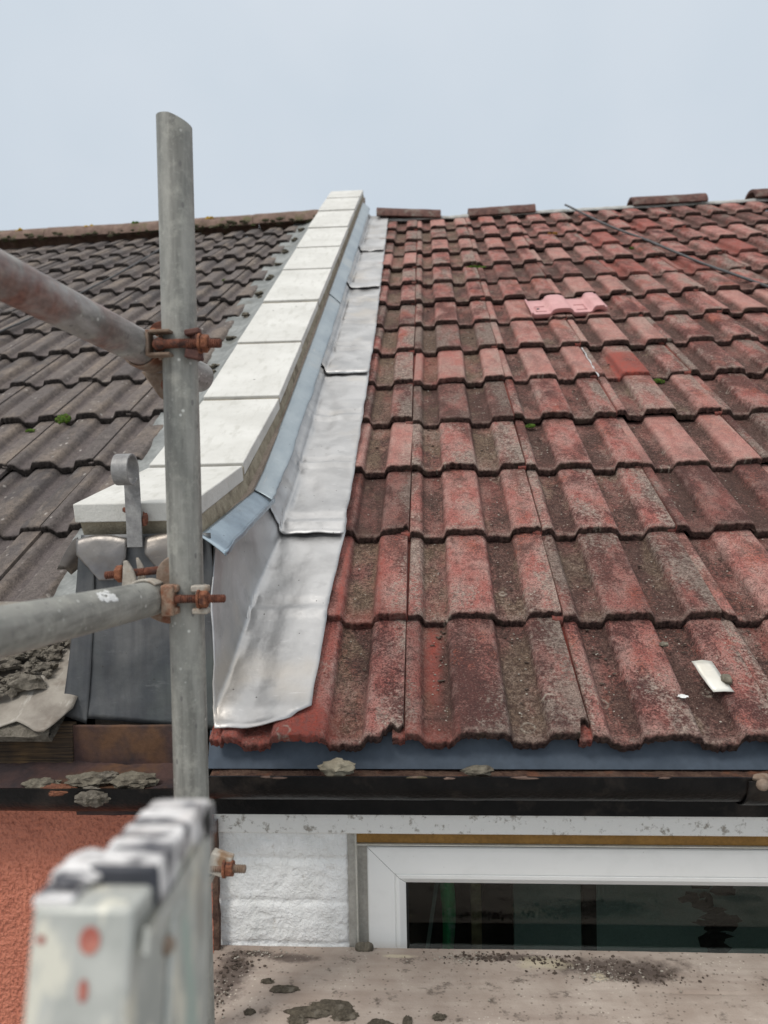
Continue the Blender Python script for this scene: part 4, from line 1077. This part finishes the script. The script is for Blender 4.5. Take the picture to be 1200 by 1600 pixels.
# jaws framing the eye bolt (open U seen from the front)
xb = c.x-.029
for dz in (-.0155, .0155):
    b.box((xb+.012, c.y-.029, c.z+dz), (.031, .020, .0042), Matrix.Rotation(RAD(-2), 3, 'Z'))
b.box((xb-.004, c.y-.028, c.z), (.0042, .022, .035))
b.build('saddle', MAT['rust_dull'], cu, 40, bevel=.0012)
b = MB(); b.band(c, UPZ, F, .0246, .004, .036, RAD(48), RAD(140), 14)
for dz, h in ((-.0155, .013), (.0145, .008)):
    b.box((c.x+.0270, c.y-.0265, c.z+dz), (.021, .014, h), Matrix.Rotation(RAD(12 if dz < 0 else -8), 3, 'Y'))
b.box((c.x+.0345, c.y-.024, c.z-.004), (.005, .016, .040), Matrix.Rotation(RAD(-6), 3, 'Y'))
b.build('hinged_flap', mat_rough('dark maroon steel', (.085, .04, .035), (.14, .065, .05), 50, None, .001, .7, 200, .2), cu, 40, bevel=.002)
yb = c.y-.031
b = MB(); b.cyl((c.x-.016, yb, c.z-.001), (c.x+.012, yb, c.z-.001), .0062, 20); b.thread((c.x+.010, yb, c.z-.001), (c.x+.067, yb-.002, c.z-.003), .0064)
lump(b, (c.x-.0185, yb, c.z-.001), (.0092, .009, .0092), 2, .05, 3)
b.build('bolt', MAT['rust'], cu, 40)
b = MB(); b.hexn((c.x+.0395, yb, c.z-.002), (c.x+.0495, yb, c.z-.0025), .0125); b.lathe((c.x+.0365, yb, c.z-.002), (c.x+.040, yb, c.z-.002), [(0, .0135), (1, .0135)], 24)
b.build('nut', MAT['nut'], cu, 30)
# second half, gripping the slanting tube: plate above with rivet, plate below with rivet
dd = d.normalized(); m0 = t0.lerp(t1, .70)
def plate(mb, loop, y, th, tilt=0):
    f = [(x, y+tilt*(x-loop[0][0]), z) for x, z in loop]; k = [(x, y+th+tilt*(x-loop[0][0]), z) for x, z in loop]
    mb.fan(f); mb.fan(k, True); mb.grid([f, k], True)
b = MB()
plate(b, [(-.340+.010*math.cos(a)*1.9-.0, .628+.018*math.sin(a)) for a in [RAD(q) for q in range(-30, 211, 20)]], -.120, .006, .0)
up_plate = b.build('upper_plate', MAT['rust'], cu, 35, bevel=.0015)
b = MB(); b.lathe((-.350, -.119, .628), (-.350, -.126, .628), [(0, .0085), (.6, .0078), (1, .003)], 20); b.build('rivet', MAT['nut'], up_plate)
b = MB(); plate(b, [(-.368, .572), (-.300, .572), (-.297, .535), (-.318, .530), (-.334, .528), (-.342, .534)], -.128, .006, .05)
b.band(t0.lerp(t1, .64), dd, (0, 0, -1), .0246, .004, .036, RAD(-75), RAD(75), 18)
lp = b.build('lower_plate', MAT['rust_dull'], cu, 35, bevel=.0015)
b = MB(); b.lathe((-.331, -.126, .552), (-.331, -.134, .552), [(0, .0085), (.6, .0075), (1, .003)], 20); b.build('rivet', MAT['rust'], lp)

# --- lower coupler
cl = root('scaffold_coupler', PC(.25), 'rusty coupler joining the lower tube to the pole, with two long bolts', 'scaffold coupler', 'couplers on the scaffold pole')
zc = .248; c = PC(zc); yb = c.y-.030
b = MB(); b.band(c, UPZ, F, .0246, .0045, .034, RAD(-150), RAD(-52), 18)
b.box((c.x-.0135, c.y-.034, c.z+.001), (.017, .018, .042)); b.box((c.x-.010, c.y-.030, c.z+.016), (.018, .014, .010)); b.box((c.x-.010, c.y-.030, c.z-.014), (.018, .014, .010))
b.build('saddle', mat_rough('rust and cement caked steel', (.24, .10, .055), (.36, .27, .20), 70, (.30, .22, .16), .0015, .8, 240, .1), cl, 40, bevel=.0035)
b = MB(); b.band(c, UPZ, F, .0246, .004, .034, RAD(45), RAD(140), 14)
b.box((c.x+.0290, c.y-.028, c.z+.0155), (.024, .014, .009)); b.box((c.x+.0290, c.y-.028, c.z-.0150), (.022, .014, .008))
b.build('hinged_flap', MAT['rope'], cl, 40, bevel=.002)
b = MB(); b.cyl((c.x-.020, yb-.003, c.z+.002), (c.x+.004, yb-.003, c.z+.002), .0058, 20); b.thread((c.x+.002, yb-.003, c.z+.002), (c.x+.064, yb-.003, c.z+.002), .0058)
b.build('bolt', MAT['rust'], cl, 40)
b = MB(); b.hexn((c.x+.0295, yb-.003, c.z+.002), (c.x+.0405, yb-.003, c.z+.002), .0125); b.lathe((c.x+.0270, yb-.003, c.z+.002), (c.x+.030, yb-.003, c.z+.002), [(0, .013), (1, .013)], 24)
b.build('nut', MAT['nut'], cl, 30)
# bolt clamping the lower tube
b = MB(); z2 = .284; b.thread((-.408, -.178, z2-.003), (-.345, -.178, z2+.002), .0056); b.cyl((-.350, -.178, z2+.0017), (-.318, -.176, z2+.0045), .0056, 18)
b.build('bolt', MAT['rust'], cl, 40)
b = MB(); b.hexn((-.392, -.178, z2-.0015), (-.382, -.178, z2-.0005), .0120); b.build('nut', MAT['nut'], cl, 30)
def horn(mb, x0, z0, x1, z1, w0, w1, y, th, bend=.006):
    fr = []; n = 9; L = Vector((x1-x0, 0, z1-z0)); nx = Vector((L.z, 0, -L.x)).normalized()
    left = []; right = []
    for k in range(n):
        t = k/(n-1); w = lerp(w0, w1, t**1.4)*(1-.55*t**5)/2; p = Vector((x0, 0, z0))+L*t+nx*bend*math.sin(math.pi*t)
        left.append(p+nx*w); right.append(p-nx*w)
    loop = [(p.x, p.z) for p in left]+[(p.x, p.z) for p in right[::-1]]
    plate(mb, loop, y, th)
b = MB(); horn(b, -.371, .262, -.376, .302, .022, .009, -.188, .006, .002); horn(b, -.362, .270, -.368, .304, .012, .006, -.165, .005, .002)
b.band(q0.lerp(q1, .73), d2.normalized(), (0, 0, 1), .0246, .004, .026, RAD(-100), RAD(40), 18)
b.build('tube_cap', MAT['rope'], cl, 40, bevel=.0022)
b = MB(); horn(b, -.322, .262, -.310, .305, .021, .022, -.186, .008, -.006)
horn(b, -.300, .222, -.352, .231, .018, .008, -.186, .008, -.004)
b.box((-.309, -.172, .228), (.026, .022, .030))
b.build('tube_saddle', MAT['rust_dull'], cl, 40, bevel=.003)

# --- bottom coupler
cb = root('scaffold_coupler', PC(-.13), 'lowest coupler on the pole, half hidden behind the ladder top', 'scaffold coupler', 'couplers on the scaffold pole')
c = PC(-.130)
b = MB(); b.band(c+Vector((0, 0, -.012)), UPZ.lerp(Rr, .35), F, .0250, .005, .022, RAD(-160), RAD(150), 30); b.box((c.x+.042, c.y-.010, c.z+.006), (.030, .018, .030), Matrix.Rotation(RAD(18), 3, 'Y'))
b.build('strap', MAT['rope'], cb, 40, bevel=.002)
b = MB(); b.thread((c.x+.030, c.y-.016, c.z+.002), (c.x+.079, c.y-.016, c.z+.001), .0058, .003); b.build('bolt', MAT['rust_dull'], cb, 40)
b = MB(); b.hexn((c.x+.051, c.y-.016, c.z+.002), (c.x+.062, c.y-.016, c.z+.002), .0120); b.lathe((c.x+.048, c.y-.016, c.z+.002), (c.x+.0515, c.y-.016, c.z+.002), [(0, .013), (1, .013)], 24); b.build('nut', MAT['nut'], cb, 30)

# ------------------------------------------------------------------ ladder top, close to the viewer
lad = root('ladder', (-.17, -1.8, -5.2), 'paint spattered aluminium ladder, its top end close to the viewer', 'ladder')
lean = Vector((0, -.26, -1)).normalized()
def at_(x, y, z): return Vector((x, y, z))
def stile(x0, cap=True, vis=True):
    # outer stile: channel section; A = top corners
    zt, y0, y1 = .166, -.825, -.700
    L = 7.3
    def sec(dx0, dx1, ya, yb, z, d):
        return [Vector((dx0, ya, z)), Vector((dx1, ya, z)), Vector((dx1, yb, z)), Vector((dx0, yb, z))]
    b = MB()
    # near box (front stile)
    top = [Vector((x0, y0, zt)), Vector((x0+.056, y0, zt)), Vector((x0+.060, y0+.055, zt)), Vector((x0+.012, y0+.055, zt))]
    bot = [p+lean*L for p in top]
    mid = [p+lean*.1 for p in top]
    b.grid([top, mid, bot], True); b.fan(top, True); b.fan(bot)
    o = b.build('stile', MAT['ladder'], lad, 30, bevel=.003)
    b = MB()
    top = [Vector((x0+.026, y0+.057, zt-.004)), Vector((x0+.062, y0+.057, zt-.004)), Vector((x0+.062, y1+.015, zt+.004)), Vector((x0+.030, y1+.015, zt+.004))]
    bot = [p+lean*L for p in top]
    b.grid([top, bot], True); b.fan(top, True); b.fan(bot)
    o2 = b.build('stile', MAT['ladder'], lad, 30, bevel=.003)
    # outward flange on the right face
    b = MB(); tp = Vector((x0+.0605, y0+.004, zt-.012)); 
    b.grid([[tp, tp+Vector((.0035, .0, 0)), tp+Vector((.0035, .105, .004)), tp+Vector((0, .105, .004))], [q+lean*.014 for q in [tp, tp+Vector((.0035, .0, 0)), tp+Vector((.0035, .105, .004)), tp+Vector((0, .105, .004))]]], True)
    b.build('flange', MAT['ladder'], o, 30)
    return o, o2
s1_, s2_ = stile(-.173)
stile(-.56)
# end caps
b = MB()
pr = [(.171, -.793), (.180, -.790), (.184, -.765), (.183, -.715), (.178, -.700), (.171, -.690)]
rows = []
for k in range(19):
    t = k/18; y = lerp(-.795, -.690, t)
    zt_ = interp(y, [(-.795, .170), (-.791, .1765), (-.775, .1785), (-.72, .1795), (-.700, .177), (-.690, .164)])+.0010*math.sin(k*1.9)
    xa, xb_ = -.1525+.006*t, -.1125+.0025*t
    rows.append([(xa, y, .150), (xa, y, zt_-.002), (xa+.002, y, zt_), (xb_-.002, y, zt_), (xb_, y, zt_-.002), (xb_, y, .150)])
b.grid(rows, False); b.fan(rows[0], True); b.fan(rows[-1]); b.build('end_cap', MAT['cap'], lad, 40)
b = MB(); b.box((-.133, -.797, .163), (.042, .006, .026)); b.build('cap_front', MAT['capblack'], lad, bevel=.003)
b = MB(); b.box((-.163, -.800, .1665), (.022, .045, .006)); lump(b, (-.160, -.790, .171), (.016, .022, .005), 3, .2, 3); b.build('rear_cap', MAT['cap'], lad, 50, bevel=.002)
b = MB(); b.box((-.1105, -.708, .163), (.003, .014, .018), Matrix.Rotation(.35, 3, 'X')); b.build('cap_hole', MAT['gasket'], lad)
for k, (yy, zz) in enumerate(((-.765, .135), (-.785, .122))):
    b = MB(); b.lathe((-.1135, yy, zz), (-.109, yy, zz), [(0, .008-.002*k), (.6, .007-.002*k), (1, .003)], 16); b.build('rivet', MAT['rust_dull'] if k else MAT['ladder'], lad)
b = MB()
for k, (x, z, a, c_) in enumerate(((-.139, .151, .0058, .0068), (-.1405, .1275, .0026, .0055), (-.166, .151, .0022, .0022))):
    b.fan([(x+math.cos(q/14*6.283)*a*(1+.3*mn.noise(Vector((q, k*3, 0)))), -.825+.268*(z+math.sin(q/14*6.283)*c_-.166)-.0009, z+math.sin(q/14*6.283)*c_) for q in range(14)])
b.build('paint_blob', MAT['ladder_red'], lad, 0)
for k in range(22):
    b = MB(); zz = .02-.25*k; p = Vector((-.15, -.79, .166))+lean*((.166-zz)/.968)
    b.cyl((-.52, p.y+.03, zz), (-.165, p.y+.03, zz), .014, 16); b.build('rung', MAT['ladder'], lad)

# the ladder is drawn at 4:3 of its real size from its top corner; bring it to size and set it in place
_K, _P, _f = Vector((-.173, -.825, .166)), Vector((-.1178, -.9255, .2215)), .75
def _size(o):
    for v in o.data.vertices: v.co = _P+(v.co+lad.location-_K)*_f-lad.location
    for m in o.modifiers:
        if m.type == 'BEVEL': m.width *= _f
for o in lad.children_recursive:
    if o.type == 'MESH': _size(o)
# ------------------------------------------------------------------ small things on the roofs
# pink replacement tile lying across two tiles
b = MB(); PP = [(0, 9), (.02, 8), (.04, 1), (.06, 0), (.23, 0), (.255, 2), (.28, 13), (.31, 18), (.36, 20), (.46, 20), (.51, 18), (.54, 13), (.565, 2), (.59, 0), (.78, 0), (.80, 3), (.825, 18), (.85, 23), (.90, 24), (.955, 23), (.965, 17), (1.0, 16)]
rows = []
for v in (.001, .0, .004, .06, .12, .19, .24):
    row = []
    for u, h in PP:
        n = h/1000-.022+.027
        if v == .001 and len(rows) == 0: n -= .017
        if v > .1 and .24 < u < .5: n += .002
        row.append(S(.462+u*.300, 2.165+v+.045*(u)*0+(.02*u if True else 0), n-.020*v/.3))
    rows.append(row)
b.grid(rows)
pk = thing_mesh(b, 'pink_tile', MAT['pink'], S(.61, 2.18, 0), 'clean pink tile lying across the middle of the red roof', 'tile', solid=.006, smooth=40)
P0 = lambda u, v, n: S(.462+u*.3, 2.165+v+.02*u, n-.020*v/.3)
for u0, u1, nn in ((.08, .22, .0058), (.62, .76, .0058)):
    b = MB()
    for (ua, ub, va, vb) in ((u0, u1, .040, .044), (u0, u1, .120, .124)) + (((u0, u0+.014, .040, .124),) if u0 < .3 else ((u1-.014, u1, .040, .124),)):
        f = [P0(ua, va, nn), P0(ub, va, nn), P0(ub, vb, nn), P0(ua, vb, nn)]; b.fan(f); b.grid([f, [p+Vector((0, -.0005, .0015)) for p in f]], True); b.fan([p+Vector((0, -.0005, .0015)) for p in f])
    b.build('raised_panel', mat_rough('pink edge', (.50, .24, .24), (.54, .27, .26), 30), pk, 0)
b = MB(); b.cyl(P0(.12, .085, .004), P0(.12, .085, .0075), .006, 12); b.build('nail_hole', MAT['gasket'], pk)
# metal scrap and pebble on the lowest red tile
b = MB(); rows = []
for k in range(7):
    t = k/6; w = lerp(.5, .62, t)
    rows.append([S(.503+.012*t+lerp(0, .034, q/4)-.004*(1-t), .165-.070*t, -.004+.002*math.sin(q/4*3.1)+.005*(1-t)**2+.002*mn.noise(Vector((k*.6, q*.8, 0)))) for q in range(5)])
b.grid(rows); thing_mesh(b, 'metal_scrap', MAT['scrap'], S(.52, .13, 0), 'bright scrap of sheet metal lying on the lowest red tile at right', 'metal scrap', solid=.0012, smooth=60)
m = MB(); lump(m, S(.545, .125, -.004), (.010, .014, .009), 4, .3, 3)
thing_mesh(m, 'pebble', MAT['mortar_grey'], S(.545, .125, -.004), 'grey green pebble resting against the bright metal scrap', 'pebble', smooth=60)
m = MB(); lump(m, S(.470, .228, -.014), (.008, .009, .005), 6, .3, 3)
thing_mesh(m, 'pebble', MAT['mortar_grey'], S(.47, .228, -.014), 'small grey pebble on the lowest red tile above the metal scrap', 'pebble', smooth=60)
m = MB(); lump(m, S(.462, .085, -.002), (.008, .010, .0015), 7, .4, 3)
thing_mesh(m, 'bird_dropping', MAT['whitepaint'], S(.462, .085, -.002), 'cream white dropping on the lowest red tile left of the scrap', 'dropping', smooth=60)
b = MB(); rows = []
for k in range(14):
    s = 1.500+.30*k/13
    rows.append([S(.594+.0012*math.sin(k*1.3)+(.004+.002*math.sin(k*2.1))*q/2, s, .0015+.0007*math.sin(k*2)-.010*(s-1.54)/.3+.001*(q == 1)) for q in range(3)])
b.grid(rows); thing_mesh(b, 'cement_streak', MAT['offcut'], S(.6, 1.6, 0), 'white cement streak beside the bright red half tile', 'cement', solid=.002, smooth=60)
# moss
MO = [(-1.093, 1.290, -.004, .030, .028, .020, 'moss', 'bright green moss cushion under a grey tile at left'), (-1.195, 1.262, -.028, .020, .014, .006, 'moss', 'small dark green moss smear left of the bright cushion'),
      (-.945, 2.98, -.022, .034, .03, .012, 'moss', 'green moss in a grey pan between pole and parapet'), (.345, 1.205, -.028, .018, .016, .008, 'moss', 'small moss tuft under a red tile edge, in the lower middle of the roof'),
      (.792, 1.520, -.028, .026, .018, .012, 'moss', 'moss tuft under the tile edge just right of the bright red half tile'), (.29, 3.05, -.020, .06, .03, .008, 'moss', 'thin moss along a red tile edge near the parapet, high on the roof'),
      (1.14, 3.33, -.022, .04, .03, .010, 'moss', 'moss in a pan below the grey cable high on the roof'), (1.02, 3.92, -.022, .03, .02, .008, 'moss', 'moss under a tile edge just below the ridge at right'),
      (.760, 3.64, .004, .040, .045, .003, 'lichen', 'yellow lichen spot high on the red roof')]
for k, (x, s, n, a, bb, c_, mm, lab) in enumerate(MO):
    m = MB()
    for q in range(46 if mm == 'moss' else 12):
        an, ra = random.uniform(0, 6.28), random.random()**.6
        lump(m, S(x+math.cos(an)*ra*a*.75, s+math.sin(an)*ra*bb*.7, n+(.5-ra*.6)*c_*.9), (a*random.uniform(.14, .26), bb*random.uniform(.14, .26), c_*.4), k*7+q, .7, 1)
    o = thing_mesh(m, 'moss_clump' if mm == 'moss' else 'lichen_patch', MAT[mm], S(x, s, n), lab, 'moss' if mm == 'moss' else 'lichen', 'moss clumps on the roofs' if mm == 'moss' else None, smooth=60)
# crumbs lying in the pans
b = MB()
for k in range(520):
    c_ = random.choice([-1, 0, 0, 0, 1, 1, 2, 2, 3]); i = random.choice([0, 0, 0, 1, 1, 2, 2, 3, 4, 5, 6]); u = random.choice([random.uniform(.14, .24), random.uniform(.62, .74)]); v = random.random()
    if c_ == -1 and u < .5: continue
    x = .3*c_+u*.3; s = G*i+.02+v*(G-.03); sz = random.uniform(.0005, .0018)*(1+.05*i)
    lump(b, S(x, s, -.0215-.017*v+sz*.4), (sz*1.3, sz, sz*.8), k, .5, 1)
o = thing_mesh(b, 'roof_grit', MAT['pebble'], S(.5, .5, -.02), 'pale grit lying in the channels of the red tiles', 'grit', smooth=30); o['kind'] = 'stuff'
b = MB()
for k in range(260):
    c_ = random.choice([-1, 0, 0, 1, 1, 2, 2, 3]); i = random.choice([0, 0, 1, 2, 3, 4, 5, 6, 7, 8]); u = random.choice([random.uniform(.15, .24), random.uniform(.62, .74), random.uniform(.14, .24)]); v = random.random()**.6
    if c_ == -1 and u < .5: continue
    x = .3*c_+u*.3; s = G*i+.05+v*(G-.06); sz = random.uniform(.0012, .0038)
    lump(b, S(x, s, -.0215-.017*v+sz*.2), (sz*1.4, sz*1.1, sz*.45), k, .5, 1)
o = thing_mesh(b, 'roof_debris', MAT['darkgrit'], S(.5, .5, -.02), 'dark crumbs of dirt and moss in the channels of the red tiles', 'debris', smooth=50); o['kind'] = 'stuff'
# cables
def cable(name, pts, r, lab, mat='cable'):
    P = [Vector(p) for p in pts]; b = MB(); rows = []; fine = []
    for i in range(len(P)-1):
        p0 = P[max(i-1, 0)]; p1 = P[i]; p2 = P[i+1]; p3 = P[min(i+2, len(P)-1)]
        for k in range(12):
            t = k/12; fine.append(.5*((2*p1)+(-p0+p2)*t+(2*p0-5*p1+4*p2-p3)*t*t+(-p0+3*p1-3*p2+p3)*t**3))
    fine.append(P[-1])
    for i, p in enumerate(fine):
        d = (fine[min(i+1, len(fine)-1)]-fine[max(i-1, 0)]).normalized(); e = d.cross(Vector((0, -ST, CT))).normalized(); f = e.cross(d)
        rows.append([p+(e*math.cos(a)+f*math.sin(a))*r for a in [2*math.pi*q/8 for q in range(8)]])
    b.grid(rows, True); b.fan(rows[0], True); b.fan(rows[-1])
    thing_mesh(b, name, MAT[mat], fine[-1], lab, 'cable', smooth=60)
cable('roof_cable', [S(.93, 4.32, .03), S(.955, 4.20, .03), S(1.08, 3.75, .012), S(1.20, 3.36, .010), S(1.235, 3.2, .012), S(1.33, 2.84, .010), S(1.40, 2.62, .012), S(1.47, 2.42, .010), S(1.60, 1.98, .012), S(1.70, 1.4, .012), S(1.8, .6, .012), S(1.85, -.05, .012)], .0065, 'thin grey cable trailing down the right side of the red roof from the ridge')
L_ = lambda x, s, n: S(x, s, n+nf_l(x, s))
cable('roof_cable', [L_(-1.44, 4.2, .03), L_(-1.50, 3.78, .012), L_(-1.57, 3.22, .010), L_(-1.62, 2.95, .010), L_(-1.73, 2.44, .010), L_(-1.80, 2.2, .010), L_(-2.0, 1.2, .010), L_(-2.1, .2, .010)], .005, 'thin dark cable crossing the grey roof behind the upper scaffold tube')

# ------------------------------------------------------------------ ground
b = MB(); b.fan([(-150, -150, -5.2), (150, -150, -5.2), (150, 150, -5.2), (-150, 150, -5.2)])
o = b.build('ground', MAT['ground']); o['kind'] = 'structure'
